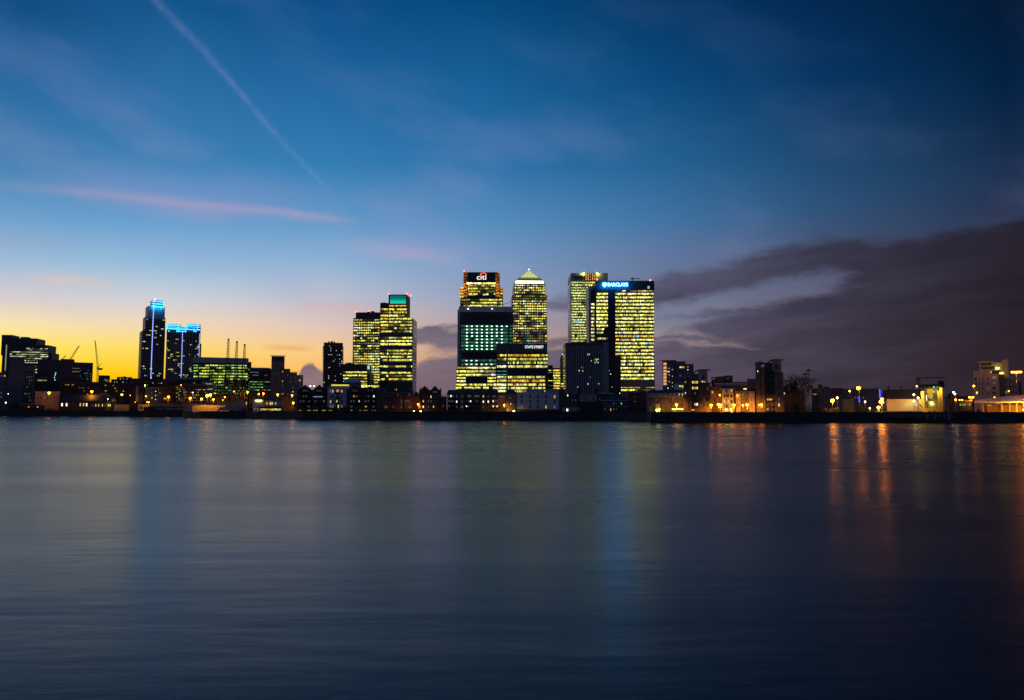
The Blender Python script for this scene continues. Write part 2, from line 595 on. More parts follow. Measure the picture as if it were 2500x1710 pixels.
class Bd:
    """one building: an Empty at its base; px / py are read off against its front plane"""

    def __init__(s, name, label, cat, px0, px1, Y, rot=None, base=GZ, group=None, pym=950):
        a, b = ray(px0, pym), ray(px1, pym)
        xa, xb = a.x * Y / a.y, b.x * Y / b.y
        xc = (xa + xb) / 2
        s.th = -math.atan2(xc, Y) if rot is None else R(rot)
        s.O = Vector((xc, Y, base))
        s.ux = Vector((math.cos(s.th), math.sin(s.th), 0))
        s.uy = Vector((-math.sin(s.th), math.cos(s.th), 0))
        s.e = thing(name, label, cat, s.O, s.th, group)
        s.rng = random.Random(sum(map(ord, label)))

    def loc(s, px, py, dy=0.0):
        d = ray(px, py)
        C = Vector((0, 0, CAM_Z))
        t = ((s.O + s.uy * dy) - C).dot(s.uy) / d.dot(s.uy)
        p = C + d * t - s.O
        return p.dot(s.ux), p.z

    def x(s, px, py=900, dy=0.0):
        return s.loc(px, py, dy)[0]

    def z(s, px, py, dy=0.0):
        return s.loc(px, py, dy)[1]

    def box(s, part, px0, px1, pt, pb=None, y0=0.0, d=30.0, mat=None, parent=None):
        pm = (pt + (pb or 950)) / 2
        x0, x1 = s.x(px0, pm, y0), s.x(px1, pm, y0)
        z1 = s.z((px0 + px1) / 2, pt, y0)
        z0 = 0 if pb is None else s.z((px0 + px1) / 2, pb, y0)
        mb = MB()
        mb.box(x0, x1, y0, y0 + d, z0, z1)
        return mb.obj(part, mat, parent or s.e)

    # -------- one storey of glazing along a wall segment
    def strip(s, p0, p1, z0, z1, n, st, k=1.0, name='window_band', out_=.3, mat=None):
        r = s.rng
        p0, p1 = Vector(p0), Vector(p1)
        t = (p1 - p0)
        L = t.length
        t.normalize()
        o = Vector((t.y, -t.x))
        mb = MB()
        # sill-to-head frame strip
        a, b = p0 + o * .02, p1 + o * .02
        c, d = p0 + o * out_, p1 + o * out_
        mb.hexa([(c.x, c.y, z0), (d.x, d.y, z0), (b.x, b.y, z0), (a.x, a.y, z0)],
                [(c.x, c.y, z1), (d.x, d.y, z1), (b.x, b.y, z1), (a.x, a.y, z1)], 0)
        e = o * (out_ + .05)
        i = 0
        lv, cc = 0, YEL
        w = L / n
        gap = w * st.get('gap', .12)
        while i < n:
            run = r.randint(*st.get('run', (2, 7)))
            if r.random() < st['p'] * k:
                lv = r.uniform(*st.get('lv', (.55, 1.25)))
            else:
                lv = r.choice((.02, .08, .16, .26)) if st['p'] > .4 else 0
            q = r.random()
            cc = YEL
            for wgt, col in st['pal']:
                q -= wgt
                if q < 0:
                    cc = col
                    break
            for _ in range(run):
                if i >= n:
                    break
                u0, u1 = p0 + t * (i * w + gap / 2) + e, p0 + t * ((i + 1) * w - gap / 2) + e
                zm = z0 + (z1 - z0) * st.get('split', .45)
                h = (z1 - z0) * .06
                l1 = lv * r.uniform(.6, 1.5)
                l2 = lv * (r.uniform(.05, .6) if r.random() < .8 else 1.0)
                if r.random() < .10:
                    l1 *= .2
                if r.random() < st.get('spark', .05) and lv > .3:
                    l1 = 2.2
                S = st.get('s', 1.0) * (1.3 if st['p'] > .4 else 1)
                g1 = tuple(v * l1 * S for v in cc)
                g2 = tuple(v * l2 * S for v in cc)
                mb.quad((u0.x, u0.y, zm), (u1.x, u1.y, zm), (u1.x, u1.y, z1 - h), (u0.x, u0.y, z1 - h), 1, g1)
                mb.quad((u0.x, u0.y, z0 + h), (u1.x, u1.y, z0 + h), (u1.x, u1.y, zm), (u0.x, u0.y, zm), 1, g2)
                i += 1
        return mb.obj(name, [mat or M_DARK, MG], s.e, True)

    def rows(s, px0, px1, pys, h, n, st, y0=0.0, k=None, name='window_band', mat=None):
        for j, py in enumerate(pys):
            kk = 1.0 if k is None else (k[j] if isinstance(k, (list, tuple)) else k)
            pm = (px0 + px1) / 2
            x0, x1 = s.x(px0, py, y0), s.x(px1, py, y0)
            z1, z0 = s.z(pm, py - h / 2, y0), s.z(pm, py + h / 2, y0)
            if z0 < .5:
                continue
            st2 = kk if isinstance(kk, dict) else st
            s.strip((x0, y0), (x1, y0), z0, z1, n, st2, 1.0 if isinstance(kk, dict) else kk, name, mat=mat)

    def siderows(s, side, xl, d0, d1, pxref, pys, h, n, st, k=1.0, y0=0.0, name='side_window_band'):
        for py in pys:
            z1, z0 = s.z(pxref, py - h / 2, y0), s.z(pxref, py + h / 2, y0)
            a, b = ((xl, d0), (xl, d1)) if side > 0 else ((xl, d1), (xl, d0))
            s.strip(a, b, z0, z1, n, st, k, name)

    def beacon(s, px, py, col=(1, .07, .03), r_=.75, e=12, y0=1.0):
        x, z = s.loc(px, py, y0)
        mb = MB()
        mb.ball((x, y0, z), r_, 8, 6)
        mb.bar((x, y0, z - 3), (x, y0, z), .12, mi=1)
        return mb.obj("beacon_light", [E("beacon_%d_%d_%d" % (int(col[0] * 9), int(col[2] * 9), int(e)), col, e), M_DARK], s.e)

    def text(s, part, body, px0, px1, py, hpx, mat, y0=0.0, ext=.4, bold=.0, off=0.0, parent=None, spacing=1.0):
        cu = bpy.data.curves.new(part, 'FONT')
        cu.body = body
        cu.extrude = .05
        cu.offset = off
        cu.space_character = spacing
        cu.resolution_u = 3
        tmp = bpy.data.objects.new("tmp", cu)
        COL.objects.link(tmp)
        bpy.context.view_layer.update()
        me = bpy.data.meshes.new_from_object(tmp.evaluated_get(bpy.context.evaluated_depsgraph_get()))
        bpy.data.objects.remove(tmp)
        xs = [v.co.x for v in me.vertices]
        ys = [v.co.y for v in me.vertices]
        zs = [v.co.z for v in me.vertices]
        X0, X1, Y0, Y1 = min(xs), max(xs), min(ys), max(ys)
        zd = max(zs) - min(zs) or 1
        xa, xb = s.x(px0, py, y0), s.x(px1, py, y0)
        zt, zb = s.z((px0 + px1) / 2, py - hpx / 2, y0), s.z((px0 + px1) / 2, py + hpx / 2, y0)
        for v in me.vertices:
            x_, y_, z_ = v.co
            v.co = (xa + (x_ - X0) / (X1 - X0) * (xb - xa), y0 - .1 - (z_ - min(zs)) / zd * ext, zb + (y_ - Y0) / (Y1 - Y0) * (zt - zb))
        me.materials.clear()
        me.materials.append(mat)
        return link(part, me, parent or s.e)

    def roofplant(s, px0, px1, pt, pb, y0=6, d=8, mat=None, n=3):
        """lift motor rooms, tanks and rails on a roof"""
        mb = MB()
        r = s.rng
        x0, x1 = s.x(px0, pt, y0), s.x(px1, pt, y0)
        zt, zb = s.z((px0 + px1) / 2, pt, y0), s.z((px0 + px1) / 2, pb, y0) - 1
        w = (x1 - x0) / n
        for i in range(n):
            mb.box(x0 + w * (i + r.uniform(0, .25)), x0 + w * (i + r.uniform(.6, 1)), y0, y0 + d, zb, zb + (zt - zb) * (1 if i == n // 2 else r.uniform(.6, 1)))
        mb.bar((x0 + w * .3, y0 + 1, zb), (x0 + w * .3, y0 + 1, zt + (zt - zb) * .4), .12)
        return mb.obj("roof_plant", mat or M_DARK, s.e)


def rowlist(a, b, step):
    out = []
    y = a
    while y <= b + .01:
        out.append(y)
        y += step
    return out


ST_Y = dict(p=.88, pal=[(.74, YEL), (.16, WHT), (.06, ORA), (.04, GRN)], s=.95)
ST_LOW = dict(p=.25, pal=[(.7, YEL), (.2, WHT), (.1, ORA)], s=.7)
ST_DOT = dict(p=.12, pal=[(.5, WHT), (.4, YEL), (.1, (.5, .7, 1))], s=1.1, run=(1, 1), gap=.5)
ST_SIDE = dict(p=.45, pal=[(1, (.5, .62, .2))], s=.22, lv=(.3, 1))

# ================================================================== the office towers, left to right
# --- pale grid tower (slim) behind the teal-crowned one
b = Bd("office_tower", "yellow lit grid faced office tower left of the tower with the teal crown", "office tower", 862, 928, 1020, 0)
b.box("tower_body", 861, 928, 777, None, 0, 40, M_DARK)
b.box("crown", 868.5, 927, 763, 778, 2, 34, M_DARK)
b.roofplant(896, 914, 760, 764, n=2)
ys = rowlist(782, 936, 6.35)
kk = [.55, 1.1, .55, 1.0, .9, .8, .4, .4, .7, .5, .7, .6, .8, .85, .9, 1.05, 1.1] + [1] * 20
kk = kk[:len(ys)]
kk[0] = dict(p=.75, pal=[(.3, YEL), (.7, ORA)], s=.9, gap=.4)
b.rows(863, 927, ys, 4.1, 15, dict(p=.95, pal=[(.58, YEL), (.36, WHT), (.06, ORA)], s=1.1, gap=.38, run=(1, 4)), k=kk)
b.beacon(869, 761)
b.beacon(900, 759.5)

# --- tower with the teal crown
b = Bd("office_tower", "stepped office tower with a glowing teal crown and red beacons", "office tower", 926, 1006, 960, 0)
b.box("tower_body", 928, 1007, 777, None, 0, 42, M_GREENG)
b.box("shoulder", 928, 948.5, 740, 776.8, .2, 36, M_DARK)
b.box("crown", 948.5, 993.5, 719.5, 777.2, -.6, 30, M_DARK)
cr = b.box("lit_crown_panel", 952.5, 991, 722, 741.5, -1.0, .3, M_DARK)
m = bpy.data.materials.new("teal_light_panel")
m.use_nodes = True
q = G(m.node_tree)
pb_ = m.node_tree.nodes['Principled BSDF']
t_ = q.n('ShaderNodeTexCoord')
s_ = q.n('ShaderNodeSeparateXYZ')
q.put(s_.inputs[0], t_.outputs['Generated'])
lou = q.m('MULTIPLY_ADD', q.m('SINE', q.m('MULTIPLY', s_.outputs[0], 95)), .22, .78)
pb_.inputs['Base Color'].default_value = (.01, .05, .05, 1)
q.put(pb_.inputs['Emission Color'], q.ramp(s_.outputs[2], [(0, (.02, .85, .55, 1)), (.3, (.01, .62, .45, 1)), (.55, (.0, .25, .2, 1)), (1, (.0, .16, .14, 1))]))
q.put(pb_.inputs['Emission Strength'], lou)
cr.data.materials.clear()
cr.data.materials.append(m)
ys = rowlist(756, 934, 7.75)
ST_B = dict(p=.72, pal=[(.8, YEL), (.12, WHT), (.08, ORA)], s=.85, gap=.14, run=(2, 6))
ST_BB = dict(p=1, pal=[(.6, WHT), (.4, YEL)], s=1.1, gap=.08, lv=(.9, 1.2))
ST_OFF = dict(p=.0, pal=[(1, YEL)], s=.3)
k1 = []
for i, y in enumerate(ys):
    k1.append(1.0)
for i in (8, 12, 17, 19):
    k1[i] = ST_OFF
k1[10] = ST_BB
k1[11] = dict(ST_BB, pal=[(1, YEL)])
k1[20] = dict(ST_BB, pal=[(1, YEL)], s=.8)
b.rows(949.5, 993, ys, 5.2, 16, ST_B, y0=-.6, k=k1)
b.rows(929, 948, ys, 5.2, 7, ST_B, k=k1)
b.rows(994.5, 1006.3, ys[3:], 5.2, 5, ST_B, k=k1[3:])
b.rows(950, 992, [747.5], 4.5, 14, dict(p=.7, pal=[(1, ORA)], s=1.0), y0=-.6)
xr = b.x(1007, 860)
b.siderows(1, xr, 1, 41, 1000, ys[4:], 4.6, 12, ST_SIDE)
b.box("plinth", 923, 1007, 934, None, -2.5, 3, M_DARK)
b.beacon(949, 718)
b.beacon(993.5, 717.5)
b.beacon(1003, 722, y0=29)
b.beacon(996, 720, y0=18, r_=.4)
b.roofplant(931, 946, 738.5, 741, n=3)

# --- low block left of it, with lit rows and blue logo light
b = Bd("office_block", "low dark office with four bright yellow ribbon rows beside the grey flats tower", "office block", 838, 903, 900, 0)
b.box("building_body", 836, 896, 889, None, 0, 30, M_DARK)
b.box("stair_wing", 896.2, 903, 912, None, 0, 26, M_DARK)
b.roofplant(842, 862, 885.5, 890, n=3)
b.rows(838, 896, [909.5, 917.5, 925, 932.5, 939.5], 4.2, 18, ST_Y, k=[.8, 1.1, .7, 1.0, .9])
b.box("lit_logo_panel", 897, 902.5, 893, 902, -.4, .3, E("pale_blue_sign", (.35, .75, 1.0), .9))

# --- bright concourse strip between
b = Bd("concourse_building", "bright yellow glazed concourse at the foot of the grid faced tower", "pavilion", 880, 926, 880, 0)
b.box("building_body", 880, 926, 939, None, 0, 12, M_DARK)
b.rows(881, 925, [944], 6, 14, dict(p=1, pal=[(.7, YEL), (.3, ORA)], s=1.1))

# --- bank tower with the white lettering and red arc
b = Bd("office_tower", "bank tower with orange lit corner columns, white letters and a red arc sign", "office tower", 1123, 1227, 1040, 0)
b.box("tower_body", 1123, 1227, 701, None, 0, 46, M_DARK)
b.box("crown", 1131.5, 1219, 665, 701.2, -.3, 44, M_DARK)
for (a, c) in ((1132, 1142), (1209, 1218.7)):
    for i, y in enumerate(rowlist(667.5, 729, 7)):
        x0 = a if a < 1200 else c - 9.5 + (0 if i < 5 else 1)
        b.rows(x0, x0 + 9, [y], 5.6, 4, dict(p=1, pal=[(1, (1, .33, .015))], lv=(.18, .4) if i < 4 else (.8, 1.5), s=.9, gap=.25, split=.7), y0=-.3, name='corner_light_band')
for (a, c) in ((1123.5, 1136), (1219.5, 1226.7)):
    for y in rowlist(704, 730, 7):
        b.rows(a, min(c, a + 8), [y], 5.6, 3, dict(p=1, pal=[(1, (1, .5, .02))], lv=(.8, 1.6) if a < 1200 else (.2, .8), gap=.1), name='corner_light_band')
b.rows(1139, 1211, [692.5], 4.6, 18, dict(p=1, pal=[(.6, WHT), (.4, YEL)], lv=(.8, 2.2), s=1.4), y0=-.3)
b.rows(1142.5, 1209, rowlist(698.5, 726, 6.9), 5.0, 20, ST_B, y0=-.3, k=[.7, .75, .8, .9, .25])
b.rows(1124, 1226, rowlist(733, 940, 7.2), 5.0, 26, ST_B)
b.text("sign_lettering", "citi", 1164, 1187, 677.5, 11.5, E("white_sign_light", (1, 1, 1), 1.3), y0=-.5, off=.0)
mb = MB()
xa, za = b.loc(1180, 678, -1)
x1_, _ = b.loc(1190, 678, -1)
rr = x1_ - xa
for i in range(14):
    t0, t1 = R(28 + i * 124 / 14), R(28 + (i + 1) * 124 / 14)
    zc = b.loc(1180, 675.5, -1)[1]
    P = [(xa + rr * k_ * math.cos(t_), -1.3, zc + rr * k_ * math.sin(t_)) for t_, k_ in ((t0, .72), (t1, .72), (t1, 1.0), (t0, 1.0))]
    Q = [(p[0], -.8, p[2]) for p in P]
    n_ = len(mb.v)
    mb.v += P + Q
    for fc in ((0, 3, 2, 1), (4, 5, 6, 7), (0, 1, 5, 4), (2, 3, 7, 6)):
        mb.f.append(tuple(n_ + j for j in fc))
        mb.mi.append(0)
        mb.gl.append((0, 0, 0))
mb.obj("sign_arc", E("red_sign_light", (1.0, .06, .01), 1.6), b.e)
b.beacon(1133, 663)
# roof boom towards the pyramid tower
mb = MB()
p_, q_ = b.loc(1227, 745, 4), b.loc(1247, 737, 4)
mb.bar((p_[0], 4, p_[1]), (q_[0], 4, q_[1]), .35)
mb.obj("maintenance_arm", M_BLACK, b.e)

# --- dark tower with the grid of green-white dots
b = Bd("office_tower", "broad dark glass tower with rows of green white ceiling lamps like dots", "office tower", 1117, 1253, 900, 0)
b.box("tower_body", 1123, 1253, 762, None, 0, 40, M_GREENG)
b.box("roof_cap", 1120, 1253, 749, 762, -.3, 40, M_CAP)
b.box("edge_fin", 1116.5, 1122.8, 757, None, -.2, 40, M_GREY)
b.box("plant_screen", 1126, 1245, 763, 793, -.5, .5, M_DARK)
b.box("louvre_panel", 1162, 1234, 773, 780, -.8, .3, M_BLACK)
ST_TD = dict(p=1, pal=[(1, (.03, .14, .075))], lv=(.5, 1.1), s=.9, gap=.05, spark=0)
dots = [797, 805, 813, 821, 829, 837, 845, 853]
for j, y in enumerate(dots):
    n_on = {0: 9, 1: 8, 2: 8, 3: 8, 4: 8, 5: 8, 6: 6, 7: 6}[j]
    b.rows(1126, 1240, [y], 6.2, 18, ST_TD)
    b.rows(1243, 1252, [y], 5.0, 3, ST_TD)
    mb = MB()
    for i in range(9 if j == 0 else 8):
        if (j > 5 and i > 5) or (j == 4 and i in (1, 6)) or (j == 5 and i in (1,)):
            continue
        px = 1140 + i * 12.15
        x0, z0 = b.loc(px - 1.9, y + 1, -.5)
        x1, z1 = b.loc(px + 1.9, y - 1, -.5)
        mb.box(x0, x1, -.6, -.4, z0, z1)
    mb.obj("ceiling_lamp_row", E("green_white_lamp", (.55, 1.0, .72), 3.2), b.e)
b.box("dark_floor_band", 1128, 1213, 861, 875, -.5, .4, M_BLACK)
for y, n_ in ((881, 3), (890, 6)):
    b.rows(1126, 1212, [y], 6, 14, ST_TD)
    mb = MB()
    for i in range(n_):
        px = 1139 + i * 12.15
        x0, z0 = b.loc(px - 1.9, y + .9, -.5)
        x1, z1 = b.loc(px + 1.9, y - .9, -.5)
        mb.box(x0, x1, -.6, -.4, z0, z1)
    mb.obj("ceiling_lamp_row", E("green_white_lamp", (.5, 1.0, .7), 2.6), b.e)
b.box("podium", 1114, 1212, 896, None, -4, 8, M_DARK)
ST_W = dict(p=.97, pal=[(.55, WHT), (.45, YEL)], s=1.05, gap=.1, run=(3, 8))
b.rows(1115, 1211, [899, 907.5, 916], 5.4, 26, ST_W, y0=-4)
b.rows(1115, 1137, [924, 931.5], 5, 6, ST_W, y0=-4)
b.rows(1190, 1211, [924, 931.5], 5, 6, ST_W, y0=-4)
b.box("lobby_shade_panel", 1138, 1189, 922, 935, -4.3, .6, M_BLACK)  # black slab on the podium front stands in for a shaded opening
b.rows(1113, 1213, [940, 947.5, 955], 5.5, 30, dict(p=.9, pal=[(.7, YEL), (.2, WHT), (.1, ORA)], s=1.0, gap=.1, run=(1, 3)), y0=-4)
b.beacon(1143, 754.5, (1, 1, .9), .35, 12, -.6)
b.beacon(1201, 754, (1, 1, .9), .35, 12, -.6)

# --- pyramid topped tower
b = Bd("office_tower", "tall steel clad tower with a lit pyramid roof", "office tower", 1252, 1336, 1226, 3.2)
b.box("tower_body", 1250.5, 1336, 721, None, 0, 52, M_STEEL)
b.box("upper_tier", 1255, 1331, 692.5, 721.2, .5, 50, M_STEEL)
ys = rowlist(697.5, 716, 5.9)
ST_P = dict(p=.86, pal=[(.55, YEL), (.3, WHT), (.15, ORA)], s=1.15, gap=.45, run=(1, 3), split=.3)
b.rows(1256, 1330, ys, 3.7, 17, ST_P, y0=.5, mat=M_STEEL)
ys = rowlist(724, 960, 6.05)
kp = [.12, .1] + [1.0, .95, .9, .9, .8, .7, .9, .85, .5, .45, .9, .85, .15, .15, .25, .15, .8, .1, .1, .5] + [.8] * 40
kp = kp[:len(ys)]
kp[18] = dict(ST_P, pal=[(.3, ORA), (.7, BLU)], p=.9)
b.rows(1251.5, 1335, ys, 3.7, 20, ST_P, k=kp, mat=M_STEEL)
xl = b.x(1250.5, 800)
b.siderows(-1, xl, 2, 50, 1290, ys[2:30], 3.0, 8, dict(ST_SIDE, p=.5))
# lit parapet band and pyramid
b.box("lit_roof_band", 1260, 1327, 686, 692.3, 1.5, 46, E("roof_floodlight_band", (1.0, .93, .55), 3.0))
mb = MB()
x0, z0 = b.loc(1260, 686, 1.5)
x1, _ = b.loc(1327, 686, 1.5)
xm = (x0 + x1) / 2
dp = x1 - x0
yc = 1.5 + dp / 2
zt = b.loc(1292, 659, yc)[1]
N = 9
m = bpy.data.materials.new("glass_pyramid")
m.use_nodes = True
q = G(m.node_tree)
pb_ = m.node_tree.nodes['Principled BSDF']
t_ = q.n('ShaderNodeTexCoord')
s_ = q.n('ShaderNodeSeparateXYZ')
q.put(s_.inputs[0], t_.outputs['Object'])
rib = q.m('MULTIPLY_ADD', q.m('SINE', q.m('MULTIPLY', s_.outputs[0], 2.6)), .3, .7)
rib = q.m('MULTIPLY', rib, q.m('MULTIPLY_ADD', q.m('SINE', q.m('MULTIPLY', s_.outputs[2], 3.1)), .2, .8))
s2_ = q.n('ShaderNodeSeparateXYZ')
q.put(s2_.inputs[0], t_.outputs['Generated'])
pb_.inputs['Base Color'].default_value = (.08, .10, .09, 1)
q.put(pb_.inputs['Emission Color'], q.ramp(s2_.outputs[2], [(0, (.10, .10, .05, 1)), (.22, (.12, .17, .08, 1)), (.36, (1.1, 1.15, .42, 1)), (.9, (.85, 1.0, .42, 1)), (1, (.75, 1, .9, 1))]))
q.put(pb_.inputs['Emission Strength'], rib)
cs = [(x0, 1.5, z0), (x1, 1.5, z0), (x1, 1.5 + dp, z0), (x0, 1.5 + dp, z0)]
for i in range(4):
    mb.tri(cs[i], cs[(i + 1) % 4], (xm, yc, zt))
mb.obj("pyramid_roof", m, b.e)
mb = MB()
for c in cs:
    mb.bar(c, (xm, yc, zt), .35, mi=0)
mb.bar((xm, yc, zt - 1), (xm, yc, zt + 2.5), .3)
mb.obj("ridge_frame", M_GREY, b.e)
b.beacon(1291.5, 658.5, (.7, 1, .95), 1.0, 6, yc)

# --- broad lower building with the white lettering
b = Bd("office_block", "dark finned office block with white lettering on its top band", "office block", 1213, 1338, 850, 0)
b.box("building_body", 1213, 1337.5, 862, None, 0, 40, M_DARK)
b.box("crown", 1212, 1336, 839, 862, .3, 38, M_GLASS)
b.box("left_wing_edge", 1236, 1239, 855, None, -.7, .8, M_GREY)
mb = MB()
for i in range(44):
    px = 1214 + i * 2.8
    x, z1 = b.loc(px, 838.5, 0)
    z0 = b.loc(px, 861, 0)[1]
    mb.box(x - .12, x + .12, -.45, -.02, z0, z1)
mb.obj("crown_fins", M_GREY, b.e)
b.text("sign_lettering", "STATE STREET", 1282, 1327, 847.5, 6.3, E("white_sign_light", (1, 1, 1), 1.3), y0=-.5, off=.005)
ST_F = dict(p=.86, pal=[(.6, YEL), (.36, WHT), (.04, ORA)], s=1.1, gap=.42, run=(1, 3), split=.25)
ST_O = dict(p=.9, pal=[(.5, ORA), (.5, (1, .72, .08))], s=1.0, gap=.4, run=(1, 4), split=.3)
ys = [868.5, 877.5, 886.5, 895.5]
b.rows(1240, 1336.5, ys, 6.4, 40, ST_F, k=[ST_O, 1.1, .75, 1.0])
b.rows(1213.5, 1236, ys, 6.4, 7, ST_W, k=[ST_O, .9, .6, .9])
b.box("plant_floor_louvres", 1240, 1337, 901, 916, -.4, .3, M_DARK)
b.rows(1214, 1236, [907, 915], 1.4, 6, dict(p=.8, pal=[(1, (.2, .8, .5))], s=.7))
ys = [921.5, 930.5, 940, 948.5, 956]
b.rows(1240, 1331, ys, 6.4, 38, ST_F, k=[.85, ST_O, .95, .9, .8])
b.rows(1213.5, 1236, ys, 6.4, 7, ST_W, k=[.9, dict(ST_W, pal=[(1, (1, .75, .1))]), .7, .8, .9])

# --- small orange office right of it
b = Bd("office_block", "small office with stacked orange yellow floors seen between the towers", "office block", 1338, 1369, 900, 0)
b.box("building_body", 1338, 1350, 892, None, 0, 20, M_DARK)
b.box("lit_wing", 1350, 1368, 899, None, -.3, 20, M_DARK)
b.rows(1351, 1367.5, rowlist(905, 950, 6.3), 4.2, 7, dict(p=1, pal=[(.5, YEL), (.5, (1, .6, .06))], s=1.0), y0=-.3)
b.rows(1339, 1349, [905, 910, 930, 942], 2.5, 4, ST_Y, k=.7)

# --- thin pale tower with violet lamp
b = Bd("office_tower", "very thin pale tower edge with a violet lamp left of the finned dark block", "tower", 1370, 1378, 1000, 0)
b.box("tower_body", 1369.5, 1379, 872, None, 0, 20, M_CREAM)
b.box("upper_tier", 1371.5, 1378, 866, 872.2, .5, 18, M_CREAM)
b.beacon(1373, 866, (.2, .1, 1), .7, 12)
b.rows(1370, 1378, [938, 944], 3, 3, ST_Y)

# --- bank tower with dark lettering and amber light grid
b = Bd("office_tower", "bank tower with dark letters and an amber lamp grid at its top", "office tower", 1394, 1484, 1043, 0)
b.box("tower_body", 1394, 1484, 688, None, 0, 56, M_GLASS)
b.box("crown", 1394, 1484, 667, 688.2, -.4, 58, M_GREY)
b.text("sign_lettering", "HSBC", 1402, 1433, 677, 8.5, M_BLACK, y0=-.5, off=.02)
b.box("lamp_grid_backing", 1428, 1455.5, 668, 685.5, -1.0, .5, pbr("copper_screen", (.25, .12, .06), .5, .1))
for j in range(5):
    mb = MB()
    for i in range(5):
        if (j == 0 and i == 4) or (i == 2 and j % 2 == 1):
            continue
        x, z = b.loc(1431 + i * 5.3, 670 + j * 3.3, -1.2)
        mb.box(x - .7, x + .7, -1.35, -1.05, z - .42, z + .42)
    mb.obj("amber_lamp_row", E("amber_lamps", (1, .5, .15), 1.3), b.e)
mb = MB()
for px in (1426, 1457):
    x, z = b.loc(px, 666.5, -1.2)
    mb.ball((x, -1.5, z), .9, 8, 5)
fl = mb.obj("floodlight", E("lime_floodlight", (.75, 1.0, .15), 6), b.e)
for px in (1424, 1459):
    ld = bpy.data.lights.new("crown_floodlight", 'POINT')
    ld.energy = 2200
    ld.color = (.75, 1, .1)
    ld.shadow_soft_size = .4
    lo = link("crown_floodlight", ld, b.e)
    x, z = b.loc(px, 668, -2)
    lo.location = (x, -2.6, z)
ys = rowlist(690.5, 950, 6.5)
b.rows(1395, 1437, ys, 4.3, 18, dict(p=.93, pal=[(.9, (.86, .92, .28)), (.1, WHT)], s=.82, gap=.1, run=(3, 8)))
b.rows(1437.5, 1483, ys[:3], 4.3, 18, ST_Y)
b.box("blue_screen_light", 1401, 1420, 783.5, 787, -.5, .2, E("blue_screen", (.02, .38, .9), 1.4))
xl = b.x(1394, 800)
b.siderows(-1, xl, 2, 54, 1420, ys[1:28], 4.0, 12, dict(p=.25, pal=[(1, (.5, .6, .5))], s=.10))

# --- the big bright tower with blue sign
b = Bd("office_tower", "widest brightly lit tower with a glowing blue eagle sign", "office tower", 1455, 1598, 860, 0)
b.box("tower_body", 1455, 1597, 708, None, 0, 70, M_GREENG)
b.box("crown", 1454.5, 1597.5, 686, 708.2, -.3, 70, M_DARK)
b.box("side_wing", 1438, 1454.3, 699, None, 1.5, 30, M_STEEL)
b.rows(1443, 1451, rowlist(744, 832, 8.62), 5.2, 3, dict(p=.9, pal=[(1, WHT)], s=1.0, gap=.2, run=(1, 2)), y0=1.5)
b.box("side_wing_glass", 1442.5, 1451.5, 706, 738, 1.2, .25, M_GLASS)
b.box("recessed_stair_strip", 1485, 1502, 709, None, -.5, .6, M_GLASS)
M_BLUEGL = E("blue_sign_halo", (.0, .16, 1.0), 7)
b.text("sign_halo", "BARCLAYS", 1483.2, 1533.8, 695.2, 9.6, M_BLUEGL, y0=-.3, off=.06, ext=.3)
b.text("sign_lettering", "BARCLAYS", 1484, 1533, 695.2, 8.6, E("blue_white_sign_light", (.45, .85, 1), 2.4), y0=-.75, off=.025, ext=.3)


def eagle(name, k, mat, y):
    """spread eagle emblem: shield-like body with scalloped wings and three crowns"""
    cx, cz = b.loc(1476, 695.5, y)
    u = (b.loc(1481, 695.5, y)[0] - cx) * k
    pts = [(0, .95), (.12, 1.12), (.25, .9), (.42, 1.0), (.55, .8), (.8, .98), (1.0, .75), (1.05, .3), (.98, -.1), (.8, -.5), (.5, -.9), (.2, -1.15), (0, -1.3)]
    pts = pts + [(-x_, z_) for x_, z_ in pts[-2:0:-1]]
    mb = MB()
    n = len(pts)
    F_ = [(cx + p[0] * u, y - .25, cz + p[1] * u) for p in pts]
    K_ = [(p[0], y, p[2]) for p in F_]
    mb.v = F_ + K_
    mb.f = [tuple(range(n)), tuple(range(2 * n - 1, n - 1, -1))] + [(i, i + n, (i + 1) % n + n, (i + 1) % n) for i in range(n)]
    mb.mi = [0] * len(mb.f)
    return mb.obj(name, mat, b.e)


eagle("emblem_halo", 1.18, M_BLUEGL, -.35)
eagle("emblem", .95, E("blue_white_sign_light", (.45, .85, 1), 2.4), -.8)
for px in (1474, 1486, 1500, 1514, 1528):  # free-hanging point lights added for the sign's blue wash and water streak
    ld = bpy.data.lights.new("added_sign_glow", 'POINT')
    ld.energy = 6500
    ld.color = (0, .30, 1)
    ld.shadow_soft_size = .6
    lo = link("added_sign_glow", ld, b.e)
    x, z = b.loc(px, 695, -4)
    lo.location = (x, -4.5, z)
ys = rowlist(718.5, 927, 8.62)
ST_BK = dict(p=.97, pal=[(.38, WHT), (.58, YEL), (.03, ORA), (.01, BLU)], s=1.0, gap=.2, run=(1, 3), split=.42, lv=(.45, 1.5), spark=.12)
kb = [1.0] * len(ys)
b.rows(1456, 1484, ys[:7] + ys[7:10], 5.9, 10, ST_BK)
b.rows(1457, 1475, ys[10:12], 5.4, 6, dict(ST_BK, s=.7))
b.rows(1458, 1484, [827.5], 5.5, 9, dict(ST_BK, s=.9, p=.7))
grp = [(1502.5, 1514, 4), (1515, 1532, 6), (1533, 1544.5, 4), (1545.5, 1562, 6), (1563, 1580, 6), (1581, 1587, 2), (1588, 1596.5, 3)]
